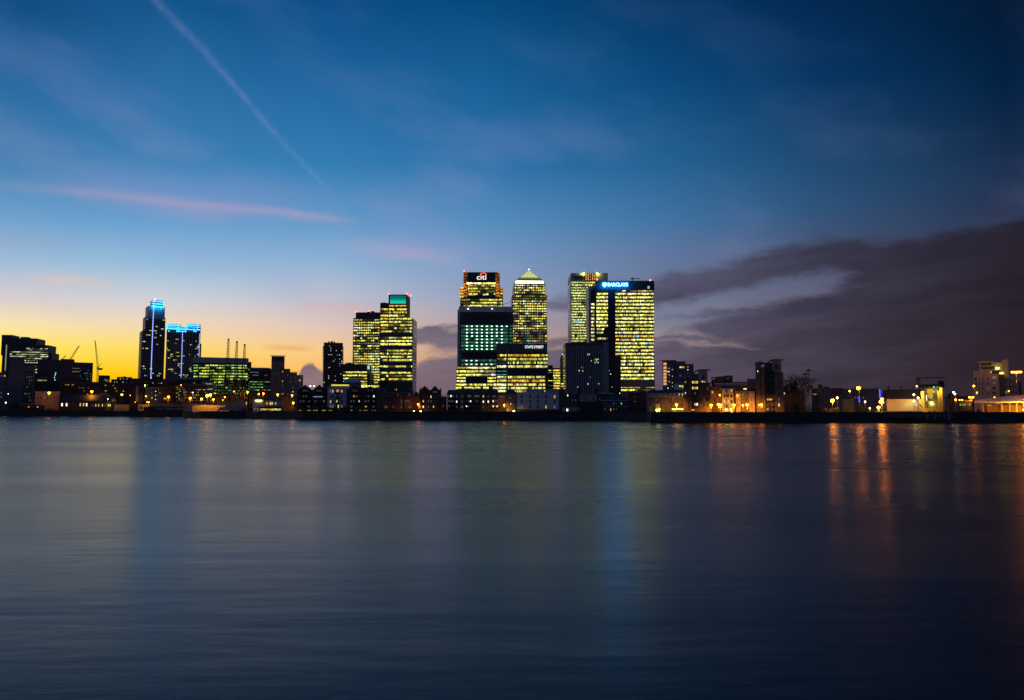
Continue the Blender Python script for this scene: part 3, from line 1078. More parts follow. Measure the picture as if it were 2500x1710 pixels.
for j, y in enumerate(ys):
    if j > 20:
        pass
    x0, x1 = 1502.5, 1596.5
    if j > 20:
        x0 = 1515
    st = dict(ST_BK)
    if j == 9 or j == 10:
        st = dict(ST_BK, s=.75)
    if j == 12:
        st = dict(ST_BK, pal=[(.5, YEL), (.42, ORA), (.08, BLU)], s=.8)
    b.rows(x0, x1, [y], 5.4, int((x1 - x0) / 2.55), st)
b.rows(1519, 1593, [711.5], 4.8, 26, dict(p=.75, pal=[(.6, (1, .55, .25)), (.4, WHT)], s=.7))
b.rows(1457, 1480, [711.5], 4.0, 8, dict(p=.4, pal=[(1, (1, .45, .2))], s=.6))
for px in (1514.5, 1532.6, 1545, 1562.6, 1580.6):
    b.box("mullion", px - .35, px + .35, 709, 930, -.75, .3, M_DARK)
b.box("podium", 1500, 1599, 931, None, -3, 40, M_STEEL)
b.rows(1512, 1598, [947], 3.0, 24, dict(p=.9, pal=[(.6, ORA), (.4, (1, .7, .1))], s=.5), y0=-3)
b.rows(1515, 1590, [953], 4.5, 22, dict(p=.45, pal=[(.6, YEL), (.4, (.7, 1, .1))], s=1.2), y0=-3)
xl = b.x(1455, 800)
ysd = rowlist(735, 930, 9.2)
b.siderows(-1, xl, 30, 55, 1455, ysd[2:14], 5.0, 6, dict(p=.8, pal=[(1, WHT)], s=.8, run=(1, 3)))
mb = MB()
x, z = b.loc(1544, 685, 6)
w = b.x(1562, 685, 6) - x
mb.bar((x, 6, z - 1), (x, 6, z + 2.2), .5)
mb.bar((x - w * .1, 6, z + 2), (x + w, 6, z + 2.4), .4)
mb.box(x - w * .2, x + w * .15, 5.4, 6.6, z + 1.6, z + 3.0)
mb.obj("maintenance_cradle", M_BLACK, b.e)
b.beacon(1457.5, 682.5, r_=.9)
b.beacon(1587.5, 684.5, r_=.9)
b.box("lit_plant_window", 1581, 1586, 699, 705, -.7, .2, E("plant_room_light", (.3, .9, .65), .7))

# --- dark finned block in front
b = Bd("office_block", "dark vertically finned block standing before the two bank towers", "office block", 1390, 1500, 800, 0)
b.box("building_body", 1381, 1486, 838, None, 0, 40, M_GLASS)
b.box("tall_wing", 1484, 1501, 834, None, 4, 36, M_GREENG)
b.box("low_wing", 1501.2, 1516, 868, None, 4, 30, M_DARK)
b.box("stair_shaft", 1473, 1486.2, 837, None, -1.2, 5, M_CONC)
mb = MB()
for i in range(22):
    px = 1382 + i * 4.2
    x, z1 = b.loc(px, 843, 0)
    mb.box(x - .32, x + .32, -.9, -.02, 0, z1)
mb.obj("vertical_fins", M_GREY, b.e)
b.box("parapet", 1380.5, 1473, 837.5, 843, -1.0, .9, M_DARK)
ys = rowlist(866, 950, 8)
b.rows(1391, 1470, ys, 4, 26, dict(p=.05, pal=[(.5, (.4, .8, .4)), (.5, WHT)], s=.8, run=(1, 1)))
b.rows(1486, 1499, ys, 3, 4, ST_DOT, y0=4)
for py in (878, 886):
    b.rows(1452, 1462, [py], 3.4, 4, dict(p=.8, pal=[(1, (.7, 1, .4))], s=1.0, run=(1, 1)))
xl = b.x(1381, 880)
b.siderows(-1, xl, 2, 38, 1400, rowlist(850, 945, 8), 5, 12, dict(p=.5, pal=[(1, (.28, .33, .1))], s=.22))
b.beacon(1381, 852, (1, 1, 1), .3, 4, 20)

# ================================================================== smaller buildings: helpers
_wcache = {}
LIT = {
    'w': E("warm_window_light", (1, .72, .25), .9, 'NONE'),
    'o': E("orange_window_light", (1, .42, .06), .9, 'NONE'),
    'y': E("yellow_window_light", (1, .85, .2), 1.1, 'NONE'),
    'b': E("bright_window_light", (1, .98, .7), 1.8, 'NONE'),
    'g': E("green_window_light", (.45, .85, .3), .7, 'NONE'),
    'd': E("dim_window_light", (.5, .5, .45), .12, 'NONE'),
    'k': E("curtained_window_light", (.9, .55, .35), .22, 'NONE'),
    'p': E("peach_window_light", (1, .45, .2), .85, 'NONE'),
}
M_PANE = pbr("dark_window_glass", (.02, .022, .028), .08, .1)
M_FRAME = pbr("white_window_frame", (.42, .42, .42), .6, .1)
M_FRAMED = pbr("dark_window_frame", (.06, .06, .06), .6, .1)


def win_mesh(w, h, code, fr):
    key = (round(w, 1), round(h, 1), code, fr)
    if key in _wcache:
        return _wcache[key]
    w, h = key[0], key[1]
    mb = MB()
    t = min(.14, w * .12)
    # reveal frame, mullion and transom, pane set back inside
    mb.box(-w / 2, w / 2, -.12, .0, 0, t, 0)
    mb.box(-w / 2, w / 2, -.12, .0, h - t, h, 0)
    mb.box(-w / 2, -w / 2 + t, -.12, .0, t, h - t, 0)
    mb.box(w / 2 - t, w / 2, -.12, .0, t, h - t, 0)
    mb.box(-t / 3, t / 3, -.1, .0, t, h - t, 0)
    y = -.05
    mb.quad((-w / 2 + t, y, t), (w / 2 - t, y, t), (w / 2 - t, y, h - t), (-w / 2 + t, y, h - t), 1)
    me = mb.mesh("window", [M_FRAMED if fr == 'd' else M_FRAME, LIT.get(code, M_PANE)])
    _wcache[key] = me
    return me


def win(b, px, py, wpx, hpx, code='.', y0=0.0, fr='w', name='window'):
    """one window, its centre at px, py on the wall plane at depth y0"""
    x0, x1 = b.x(px - wpx / 2, py, y0), b.x(px + wpx / 2, py, y0)
    z0 = b.z(px, py + hpx / 2, y0)
    z1 = b.z(px, py - hpx / 2, y0)
    o = link(name, win_mesh(x1 - x0, z1 - z0, code, fr), b.e)
    o.location = ((x0 + x1) / 2, y0 - .004, z0)
    return o


def wins(b, pxs, pys, wpx, hpx, lit="", y0=0.0, fr='w', p=.0, codes='wyo'):
    """grid of windows; lit is one string per row separated by /, '.' for dark"""
    rowsl = lit.split('/') if lit else []
    for j, py in enumerate(pys):
        for i, px in enumerate(pxs):
            c = '.'
            if j < len(rowsl) and i < len(rowsl[j]):
                c = rowsl[j][i]
            elif p and b.rng.random() < p:
                c = b.rng.choice(codes)
            elif b.rng.random() < .25:
                c = 'd'
            win(b, px, py, wpx, hpx, c, y0, fr)


def lsp(a, b_, n):
    return [a + (b_ - a) * i / max(1, n - 1) for i in range(n)]


def gable(b, px0, px1, pe, pp, d, mat, y0=0.0, name='gable_roof', over=.3, wallmat=None, peak=None):
    """pitched roof, gable end to the river: eaves at row pe, peak at row pp"""
    pm = (px0 + px1) / 2 if peak is None else peak
    x0, x1 = b.x(px0, pe, y0), b.x(px1, pe, y0)
    xm = b.x(pm, pp, y0)
    ze, zp = b.z(pm, pe, y0), b.z(pm, pp, y0)
    mb = MB()
    t = .35
    ya, yb = y0 - over, y0 + d
    for (xa, xe) in ((x0 - .3, 0), (x1 + .3, 1)):
        L = [(xa, ya, ze), (xm, ya, zp), (xm, yb, zp), (xa, yb, ze)]
        if xe:
            L = L[::-1]
        n = len(mb.v)
        mb.v += L + [(p[0], p[1], p[2] + t) for p in L]
        for q in ((3, 2, 1, 0), (4, 5, 6, 7), (0, 1, 5, 4), (1, 2, 6, 5), (2, 3, 7, 6), (3, 0, 4, 7)):
            mb.f.append(tuple(n + i for i in q))
            mb.mi.append(0)
            mb.gl.append((0, 0, 0))
    r = mb.obj(name, mat, b.e)
    if wallmat:
        mb = MB()
        n = 0
        mb.v = [(x0, y0, ze), (x1, y0, ze), (xm, y0, zp), (x0, y0 + d, ze), (x1, y0 + d, ze), (xm, y0 + d, zp)]
        mb.f = [(0, 1, 2), (5, 4, 3), (0, 2, 5, 3), (2, 1, 4, 5), (0, 3, 4, 1)]
        mb.mi = [0] * 5
        mb.gl = [(0, 0, 0)] * 5
        mb.obj("gable_wall", wallmat, b.e)
    return r


def hip(b, px0, px1, pe, pt, d, mat, y0=0.0, inset=4, name='roof'):
    """roof sloping up from the river front to a ridge parallel to it"""
    x0, x1 = b.x(px0, pe, y0), b.x(px1, pe, y0)
    pm = (px0 + px1) / 2
    ze, zt = b.z(pm, pe, y0), b.z(pm, pt, y0 + d / 2)
    i = inset * (x1 - x0) / (px1 - px0)
    mb = MB()
    e = .4
    mb.v = [(x0 - e, y0 - e, ze), (x1 + e, y0 - e, ze), (x1 + e, y0 + d, ze), (x0 - e, y0 + d, ze), (x0 + i, y0 + d / 2, zt), (x1 - i, y0 + d / 2, zt)]
    mb.f = [(0, 1, 5, 4), (1, 2, 5), (2, 3, 4, 5), (3, 0, 4), (3, 2, 1, 0)]
    mb.mi = [0] * 5
    mb.gl = [(0, 0, 0)] * 5
    return mb.obj(name, mat, b.e)


def chimney(b, px, pt, pb, y0=4, w=1.3, mat=None):
    x, z1 = b.loc(px, pt, y0)
    z0 = b.z(px, pb, y0)
    mb = MB()
    mb.box(x - w / 2, x + w / 2, y0, y0 + w, z0 - 1.5, z1)
    mb.box(x - w / 2 - .12, x + w / 2 + .12, y0 - .12, y0 + w + .12, z1 - .3, z1 + .05)
    for k in (-.3, .3):
        mb.bar((x + k * w, y0 + w / 2, z1), (x + k * w, y0 + w / 2, z1 + .5), .14, n=6)
    return mb.obj("chimney", mat or M_BRICK, b.e)


def balcony(b, px0, px1, py, y0=0.0, dep=1.4, hpx=3.5, mat=None):
    x0, x1 = b.x(px0, py, y0), b.x(px1, py, y0)
    z = b.z((px0 + px1) / 2, py, y0)
    h = 1.1
    mb = MB()
    mb.box(x0, x1, y0 - dep, y0 - .01, z - .15, z)
    mb.box(x0, x1, y0 - dep, y0 - dep + .06, z + h - .06, z + h)
    n = max(3, int((x1 - x0) / .35))
    for i in range(n + 1):
        x = x0 + (x1 - x0) * i / n
        mb.box(x - .03, x + .03, y0 - dep + .01, y0 - dep + .05, z, z + h - .06)
    mb.box(x0 + .04, x1 - .04, y0 - dep + .07, y0 - dep + .1, z + .1, z + h * .8)
    return mb.obj("balcony", mat or M_BLACK, b.e)


def cornice(b, px0, px1, py, y0=0.0, t=.35, out_=.3, mat=None, name='cornice'):
    x0, x1 = b.x(px0, py, y0), b.x(px1, py, y0)
    z = b.z((px0 + px1) / 2, py, y0)
    mb = MB()
    mb.box(x0 - .2, x1 + .2, y0 - out_, y0 - .003, z - t / 2, z + t / 2)
    return mb.obj(name, mat or M_TRIM, b.e)


def curved_roof(b, px0, px1, pt, pb, d, mat, y0=0.0, name='curved_roof', over=4):
    """quarter-curved oversailing roof sheet rising to the right"""
    mb = MB()
    N = 8
    P = []
    for i in range(N + 1):
        t = i / N
        px = px0 + (px1 - px0) * .42 * t
        py = pb + (pt - pb) * math.sin(t * math.pi / 2)
        P.append(b.loc(px, py, y0))
    P.append(b.loc(px1, pt - .2, y0))
    for (xa, za), (xb, zb) in zip(P, P[1:]):
        mb.hexa([(xa, y0 - .8, za - .15), (xb, y0 - .8, zb - .15), (xb, y0 + d, zb - .15), (xa, y0 + d, za - .15)],
                [(xa, y0 - .8, za + .2), (xb, y0 - .8, zb + .2), (xb, y0 + d, zb + .2), (xa, y0 + d, za + .2)])
    return mb.obj(name, mat, b.e)


LAMP_K = 1.8


def lamp(px, py, Y, label, power=900, col=(1, .42, .05), r_=.42, e=60, kind='street_lamp', cat='street lamp', heads=1, hpx=0.0, base=GZ, group="lamps lit along the far bank"):
    """post, bracket, housing and enlarged glowing globe; a spot below it casts the light"""
    d = ray(px, py)
    t = Y / d.y
    x, z = d.x * t, CAM_Z + d.z * t
    H = z - base
    o = thing(kind, label, cat, (x, Y, base), -math.atan2(x, Y), group)
    mb = MB()
    mb.bar((0, .35, 0), (0, .35, H + .1), .11, .06, 6)
    mb.box(-.25, .25, .1, .6, 0, .5)
    mb.obj("post", M_POLE, o)
    mb = MB()
    if heads == 1:
        mb.bar((0, .35, H + .1), (0, -.1, H + .35), .05)
        offs = [0]
    else:
        w = hpx * Y / 1800
        mb.bar((-w / 2, .1, H + .35), (w / 2, .1, H + .35), .06)
        offs = lsp(-w / 2, w / 2, heads)
    mb.obj("bracket", M_POLE, o)
    if e == 60:
        e = 15 if r_ >= .5 else 22
        r_ *= 1.3 if r_ >= .5 else 1.15  # globes swollen past lamp size so they read as glow
    elif e > 60:
        r_ *= 1.15
    gcol = (col[0], col[1] * .88, col[2] * (.7 if e < 60 else .2))
    key = "lamp_glow_globe_%d_%d_%d_%d" % (int(col[0] * 99), int(col[1] * 99), int(col[2] * 99), int(e))
    for q in offs:
        mb = MB()
        mb.box(q - r_ * .7, q + r_ * .7, -.1 - r_ * .6, -.1 + r_ * .6, H + r_ * .75, H + r_ * .75 + .15)
        hd = mb.obj("lamp_hood", M_POLE, o)
        mb = MB()
        mb.ball((q, -.1, H), r_, 10, 6, sz=.8)
        mb.obj("lamp_glow_globe", E(key, gcol, e), hd)
    if power:
        ld = bpy.data.lights.new("lamp_light", 'SPOT')
        ld.spot_size = R(165)
        ld.spot_blend = .6
        ld.energy = power * LAMP_K
        ld.color = (col[0], col[1] * 1.1, col[2])
        ld.shadow_soft_size = .3
        lo = link("lamp_light", ld, o)
        lo.location = (0, -.1, H - r_ - .3)
        lo.rotation_euler = (R(50), 0, 0)
    return o


def bare_tree(name, label, px, py, Y, spread=1.0, seed=1, base=GZ, levels=6, group=None):
    d = ray(px, py)
    t = Y / d.y
    x, z = d.x * t, CAM_Z + d.z * t
    H = z - base
    o = thing(name, label, 'tree', (x, Y, base), 0, group)
    r = random.Random(seed)
    tr, cr_ = MB(), MB()

    def grow(p, dr, L, rad, lev):
        q = p + dr * L
        (tr if lev == 0 else cr_).bar(p, q, rad, rad * .7, 3 if lev > 2 else 5)
        if lev >= levels:
            return
        for k in range(6 if lev == 0 else r.randint(2, 3)):
            w = .75 * spread if lev < 2 else .5 * spread
            nd = (dr + Vector((r.uniform(-1, 1) * w, r.uniform(-1, 1) * w, r.uniform(-.05, .35)))).normalized()
            grow(p + dr * L * r.uniform(.6, 1), nd, L * (r.uniform(1.0, 1.5) if lev == 0 else r.uniform(.62, .86)), max(.045, rad * .55), lev + 1)

    grow(Vector((0, 0, 0)), Vector((0, 0, 1)), H * .17, H * .014, 0)
    tr.obj("trunk", pbr("bark", (.06, .05, .04), .9), o)
    c = cr_.obj("crown", pbr("bark", (.06, .05, .04), .9), o)
    zmax = max(v.co.z for v in c.data.vertices)
    o.scale = (H / zmax,) * 3
    return o


M_LEAF = pbr("dark_evergreen_leaves", (.035, .05, .022), .8, .4, 1.5)


def bush(name, label, px0, px1, py, Y, cat='bush', base=GZ, seed=1, dens=1.0, group=None, trunk=True):
    a, c = ray(px0, py), ray(px1, py)
    x0, x1 = a.x * Y / a.y, c.x * Y / c.y
    z = CAM_Z + a.z * Y / a.y
    H, W = z - base, x1 - x0
    o = thing(name, label, cat, ((x0 + x1) / 2, Y, base), 0, group)
    r = random.Random(seed)
    mb = MB()
    lumps = []
    nl = max(5, int(W / H * 5))
    for _ in range(nl):
        u = r.uniform(-.42, .42)
        hh = H * r.uniform(.5, .95) * (1 - abs(u) * .7)
        lumps.append((u * W, r.uniform(-.3, .3) * min(W, H), hh * .62, min(W, H) * r.uniform(.16, .3), hh * .42))
    for (lx, ly, lz, lr, lh) in lumps:
        for _ in range(int(130 * dens)):
            v = Vector((r.gauss(0, 1), r.gauss(0, 1), r.gauss(0, 1))).normalized() * r.uniform(.55, 1.08)
            p = Vector((lx + v.x * lr, ly + v.y * lr, lz + v.z * lh))
            s_ = H * r.uniform(.02, .045)
            u_ = Vector((r.uniform(-1, 1), r.uniform(-1, 1), r.uniform(-1, 1))).normalized()
            w_ = u_.cross(Vector((r.uniform(-1, 1), r.uniform(-1, 1), r.uniform(-1, 1)))).normalized()
            mb.quad(p - u_ * s_, p + w_ * s_ * .6, p + u_ * s_, p - w_ * s_ * .6)
        # shaded inner twigs
        mb.bar((lx * .4, 0, 0), (lx, ly, lz), H * .02, H * .008, 4, mi=1)
    mb.obj("foliage", [M_LEAF, pbr("bark", (.06, .05, .04), .9)], o)
    if trunk:
        mb = MB()
        mb.bar((0, 0, 0), (0, 0, H * .4), H * .04, H * .025, 6)
        mb.obj("stem", pbr("bark", (.06, .05, .04), .9), o)
    return o


def crane_lattice(mb, p, q, w, w2=None, n=8, r_=.12):
    p, q = Vector(p), Vector(q)
    w2 = w if w2 is None else w2
    d = (q - p).normalized()
    u = d.cross(Vector((0, 1, 0)))
    if u.length < .1:
        u = Vector((1, 0, 0))
    u.normalize()
    v = d.cross(u)
    rings = []
    for i in range(n + 1):
        t = i / n
        c = p.lerp(q, t)
        ww = (w * (1 - t) + w2 * t) / 2
        rings.append([c + u * ww + v * ww, c - u * ww + v * ww, c - u * ww - v * ww, c + u * ww - v * ww])
    for i in range(n):
        for k in range(4):
            mb.bar(rings[i][k], rings[i + 1][k], r_)
            mb.bar(rings[i][k], rings[i + 1][(k + 1) % 4], r_ * .7, n=3)


# ================================================================== left part of the skyline
# --- twin residential towers with blue light lines
b = Bd("residential_tower", "taller of the two stepped residential towers, with blue light bands at the top", "tower block", 371, 387, 1000, 33)


def seg_tower(b, tiers, mat):
    """tiers: (px left edge, px arris, px right edge, top row); two visible faces meeting at the arris"""
    for i, (pl, pa, pr, pt) in enumerate(tiers):
        pass


# front arris at the origin; left face runs left-back, right face right-back
def world_to_local(b, px, py, Y):
    d = ray(px, py)
    t = Y / d.y
    p = Vector((d.x * t, Y, CAM_Z + d.z * t)) - b.O
    return p.dot(b.ux), p.dot(b.uy), p.z


def zy(py, px, Y):
    d = ray(px, py)
    return CAM_Z + d.z * Y / d.y - GZ


z_top = zy(733, 372, 1000)
U = 1000 / 1800.0     # metres per picture pixel at the tower
# tower body as stacked boxes in its own frame: x along the left face, y along the right face
LW = 26.0             # length of left face
RW = 30.0
steps = [(-19.0, 9.5, 26, 0, zy(810, 370, 1000)), (-15.5, 9.4, 27, .2, zy(775, 370, 1000)), (-13.0, 8.4, 25, .4, zy(749, 370, 1000))]
for i, (xa, xb, dd, yy, zt) in enumerate(steps):
    mb = MB()
    mb.box(xa, xb, yy, dd, 0 if i == 0 else steps[i - 1][4] - .5, zt)
    mb.obj("tower_body" if i == 0 else "upper_tier", pbr("dusk_grey_cladding", (.22, .21, .23), .5, .15), b.e)
mb = MB()
mb.box(-8, 6, 1, 18, steps[2][4] - .2, zy(734, 370, 1000))
mb.obj("crown", M_DARK, b.e)
CY = E("cyan_light_line", (.03, .48, 1.0), 4)
VI = E("violet_light_line", (.28, .36, 1.0), 1.8)
for py in (737, 742.5, 748.5):
    z = zy(py, 370, 1000)
    mb = MB()
    mb.box(-8.3, 6.3, .4, .95, z - .55, z + .55)
    mb.box(6.05, 6.5, 1, 18, z - .5, z + .5)
    mb.obj("light_band", CY, b.e)
mb = MB()
mb.box(-6.4, -5.6, -.45, -.02, 36, zy(733, 366, 1000))
mb.obj("light_line", VI, b.e)
mb = MB()
for k in range(7):
    x = -17 + k * 4
    if abs(x + 6) > 1:
        mb.box(x - .35, x + .35, -.3, -.02, 0, steps[0][4] if x > -15 else steps[0][4])
for k in range(7):
    y = 2 + k * 3.6
    mb.box(9.52, 9.9, y - .35, y + .35, 0, steps[0][4])
mb.obj("pilasters", M_GREY, b.e)
stl = dict(p=.06, pal=[(.6, WHT), (.4, YEL)], s=1.1, run=(1, 2), gap=.45)
for i in range(48):
    z = 4 + i * 3.05
    if z > steps[1][4] - 4:
        break
    b.strip((-18 if z < steps[0][4] else -14, 0 if z < steps[0][4] else .2), (9, 0 if z < steps[0][4] else .2), z, z + 1.5, 14, stl)
    k_ = dict(p=.22, pal=[(.5, (.06, .32, .7)), (.5, (.8, .8, .75))], s=.8, run=(1, 1), gap=.5)
    b.strip((9.55 if z < steps[0][4] else 9.45, 1), (9.55 if z < steps[0][4] else 9.45, 25), z, z + 1.5, 12, k_, 1.0, 'side_window_band')
mb = MB()
for q_ in (-5, 3):  # point lights added before the crown for blue spill from its bands
    ld = bpy.data.lights.new("added_crown_spill", 'POINT')
    ld.energy = 5000
    ld.color = (.02, .45, 1)
    ld.shadow_soft_size = .5
    lo = link("added_crown_spill", ld, b.e)
    lo.location = (q_, -2.5, z_top - 9)
mb.ball((-4, 5, z_top + 1.5), .7, 8, 6)
mb.bar((-4, 5, z_top - 1), (-4, 5, z_top + 1), .12)
mb.obj("beacon_light", E("beacon_9_0", (1, .07, .03), 30), b.e)

b = Bd("residential_tower", "shorter notched residential tower outlined with blue light bands", "tower block", 404, 490, 985, None)
MR = pbr("dusk_grey_cladding", (.22, .21, .23), .5, .15)
b.box("tower_body", 404, 490, 838, None, 0, 26, MR)
b.box("upper_tier", 406.5, 489.5, 800, 838.5, .2, 25, MR)
b.box("left_crown", 407, 442, 792, 801, .3, 20, M_DARK)
b.box("right_crown", 454.5, 490, 792, 801, .3, 20, M_DARK)
for (a, c) in ((406.5, 441), (454.5, 488.5)):
    for py, h in ((794.5, 1.9), (798.8, 1.1)):
        b.box("light_band", a, c, py - h / 2, py + h / 2, -.3, .5, CY)
b.box("light_band", 406.5, 488.5, 803, 805, -.45, .5, CY)
b.box("light_band", 432, 455, 808.6, 810, -.45, .5, CY)
for px, p0, p1 in ((409.5, 792, 804), (436, 792, 811), (431.8, 802, 811), (457, 792, 804), (453, 800, 811), (473.5, 802, 810), (482.5, 792, 804)):
    b.box("light_riser", px - .5, px + .5, p0, p1, -.6, .3, CY)
b.box("light_band", 410.5, 414.5, 808, 809.3, -.3, .3, CY)
b.box("light_band", 474, 480, 809, 810.2, -.3, .3, CY)
b.box("light_line", 443.2, 444.4, 811, 926, -.5, .45, VI)
b.box("light_line", 486.2, 487.2, 815, 872, -.5, .45, VI)
mb = MB()
for px in (411, 418, 425, 431, 437, 450, 456, 463, 470, 478):
    x, z = b.loc(px, 812)
    mb.box(x - .5, x + .5, -.35, -.02, 0, z)
mb.obj("pilasters", M_GREY, b.e)
b.rows(407, 442, rowlist(815, 925, 4.6), 2.4, 13, dict(p=.16, pal=[(.7, YEL), (.3, WHT)], s=1.0, run=(1, 3), gap=.3))
b.rows(445, 486, rowlist(815, 925, 4.6), 2.4, 15, dict(p=.12, pal=[(.5, YEL), (.5, WHT)], s=1.0, run=(1, 3), gap=.3))

# --- far left offices
b = Bd("office_building", "stepped grey office at the left edge with rows of pale lit windows", "office block", 3, 123, 900, 12)
b.box("building_body", 3, 118, 868, None, 0, 30, M_DARK)
b.box("upper_tier", 3, 89, 826, 868.5, .2, 26, M_DARK)
b.box("top_tier", 4, 30, 818, 826.5, .4, 20, M_DARK)
b.box("roof_plant", 50, 67, 823, 826.5, 3, 10, M_DARK)
b.box("right_tier", 89.3, 118, 843, 868.4, .4, 24, M_DARK)
b.box("right_wing", 118.2, 124, 862, None, .4, 24, M_DARK)
b.box("lit_stair_shaft", 13, 15.5, 842, 905, -.4, .3, E("stair_light", (.75, .7, .4), .35))
stp = dict(p=.8, pal=[(.5, (.85, .95, .55)), (.5, (.9, .85, .5))], s=.75, run=(1, 4), gap=.3)
b.rows(64, 117, [851.5, 855], 2.2, 22, stp, k=[.5, .2])
b.rows(24, 118, [860.5, 866, 871], 3.0, 34, stp, k=[.55, 1.0, .9])
b.rows(26, 117, [876, 881, 886], 2.8, 34, stp, k=[.4, .35, .4])
b.rows(84, 91, [895, 903, 910], 3.5, 3, stp)

b = Bd("apartment_block", "plain grey apartment slab in front of the left edge office", "flats", 20, 85, 840, None)
b.box("building_body", 21, 58, 873, None, 0, 16, pbr("dull_grey_render", (.16, .16, .17), .8, .15))
b.box("front_bay", 45, 85, 893, None, -.5, 15, pbr("dull_grey_render", (.16, .16, .17), .8, .15))
b.box("red_brick_panel", 58.2, 80, 906, None, -.8, .7, M_BRICK)
b.box("cream_wall_edge", 80.5, 84, 906, None, -.9, .8, M_CREAM)  # narrow strip in paler cream
wins(b, lsp(61, 77, 4), lsp(913, 978, 9), 3, 4.2, "", -.8, 'w', .08, 'dwk')
b = Bd("apartment_block", "low pale block cut by the left picture edge", "flats", -40, 20, 830, None)
b.box("building_body", -40, 35, 909, None, 0, 16, pbr("dull_grey_render", (.16, .16, .17), .8, .15))
wins(b, lsp(-30, 28, 8), lsp(918, 980, 7), 4, 4.5, "", 0, 'w', .18, 'wo')

b = Bd("office_building", "dark bluish hall with a roof box and small cyan lights, under two cranes", "office block", 90, 225, 870, None)
M_BLUEC = pbr("dark_blue_cladding", (.05, .055, .085), .5, .2)
b.box("building_body", 90, 181, 879, None, 0, 40, M_BLUEC)
b.box("right_wing", 181.2, 226, 885.5, None, .5, 38, M_BLUEC)
b.box("roof_box", 148, 181, 877, 880, 4, 20, M_DARK)
b.rows(176, 194, [900, 908], 2.6, 7, dict(p=.9, pal=[(1, (.7, .5, .35))], s=.35, gap=.4), y0=-.02)
b.rows(195, 222, [905, 912, 919, 926], 2.2, 12, dict(p=.35, pal=[(1, (.3, .6, .6))], s=.35, gap=.4, run=(1, 2)), y0=-.02)
for (px, py) in ((136, 911.5), (134.5, 916), (133, 922), (134, 928)):
    b.box("small_lamp", px - .7, px + .7, py - .9, py + .9, -.4, .3, E("cyan_lamp", (.5, 1, .8), 2.5))
b = Bd("glazed_pavilion", "curved glazed pavilion left of the pub, dimly lit inside", "pavilion", 86, 118, 835, None)
b.box("building_body", 86, 116, 928, None, 0, 14, M_GLASS)
curved_roof(b, 84, 118, 923, 931, 14, M_GREY)
b.rows(92, 114, [929.5], 4, 10, dict(p=.9, pal=[(1, (.8, .6, .2))], s=.35))

# cranes
CRM = pbr("crane_steel", (.30, .20, .06), .5, .2)


def luffer(label, base_, top_, mast, Y, counter=None):
    d = ray(*mast)
    t = Y / d.y
    o = thing("tower_crane", label, "crane", (d.x * t, Y, GZ), 0, "cranes against the sunset")

    def L(px, py):
        q_ = ray(px, py)
        k = Y / q_.y
        return Vector((q_.x * k - d.x * t, 0, CAM_Z + q_.z * k - GZ))
    mb = MB()
    crane_lattice(mb, (0, 0, 0), L(*base_), 1.8, 1.8, 9, .14)
    mb.obj("mast", CRM, o)
    mb = MB()
    crane_lattice(mb, L(*base_), L(*top_), 1.6, .7, 14, .12)
    mb.obj("jib", CRM, o)
    mb = MB()
    p = L(*base_)
    c = L(*(counter or (base_[0] + 9, base_[1] - 8)))
    mb.bar(p, c, .25)
    mb.bar(c, L(*top_), .05)
    mb.box(p.x + 1, p.x + 5.5, -1.2, 1.2, p.z - 3, p.z - .6)
    mb.obj("counterweight_frame", M_BLACK, o)
    mb = MB()
    mb.box(p.x - .5, p.x + 1.4, -2.2, -.8, p.z - 1.6, p.z + .4)
    mb.obj("cab", M_WHITE, o)
    return o


luffer("luffing crane with raised orange jib standing alone in the yellow sky gap", (239, 898), (232, 832), (238.5, 945), 960, (248, 887))
luffer("crane with slanted jib rising from the dark bluish hall roof", (164, 890), (193.5, 844.5), (165, 950), 930, (156, 884))
luffer("small distant crane with low faint jib left of the slanted one", (146, 884), (161, 868), (146.5, 950), 1200, (141, 880))

# low far skyline behind
def plain(name, label, cat, px0, px1, pt, Y, mat, d=14, wpx=(), rowsy=(), st=None, n=10, extra=None, rot=None, group=None):
    b = Bd(name, label, cat, px0, px1, Y, rot, group=group)
    b.box("building_body", px0, px1, pt, None, 0, d, mat)
    if rowsy:
        w0, w1 = wpx or (px0 + 1, px1 - 1)
        b.rows(w0, w1, rowsy, 2.6, n, st or ST_LOW)
    cornice(b, px0, px1, pt + .4, 0, .5, .25, mat, 'parapet')
    if extra:
        extra(b)
    return b


plain("distant_block", "mauve tinted block at the foot of the lone crane", "block", 240, 268, 917, 980, pbr("mauve_cladding", (.14, .11, .13), .7), 16, (251, 267), (927.5, 931), dict(p=.6, pal=[(1, (.8, .6, .6))], s=.6, gap=.4, run=(1, 2)), 8)
plain("distant_block", "low dark flats with two roof vents on the sunset horizon", "block", 285, 322, 921, 960, M_DARK, 16, (290, 320), (926,), ST_DOT, 14, lambda b: b.roofplant(296, 308, 919, 922, n=2))
plain("distant_block", "rust coloured low block between the lone crane and the twin towers", "block", 271, 345, 927, 930, M_BRICK, 16, (275, 340), (934, 940), ST_DOT, 22)
plain("distant_block", "long dark flats behind the pub and its trees", "block", 145, 318, 933, 860, M_BRICK, 14, (150, 310), (941, 948, 955), dict(p=.14, pal=[(.6, WHT), (.4, ORA)], s=.6, gap=.5, run=(1, 2)), 60)

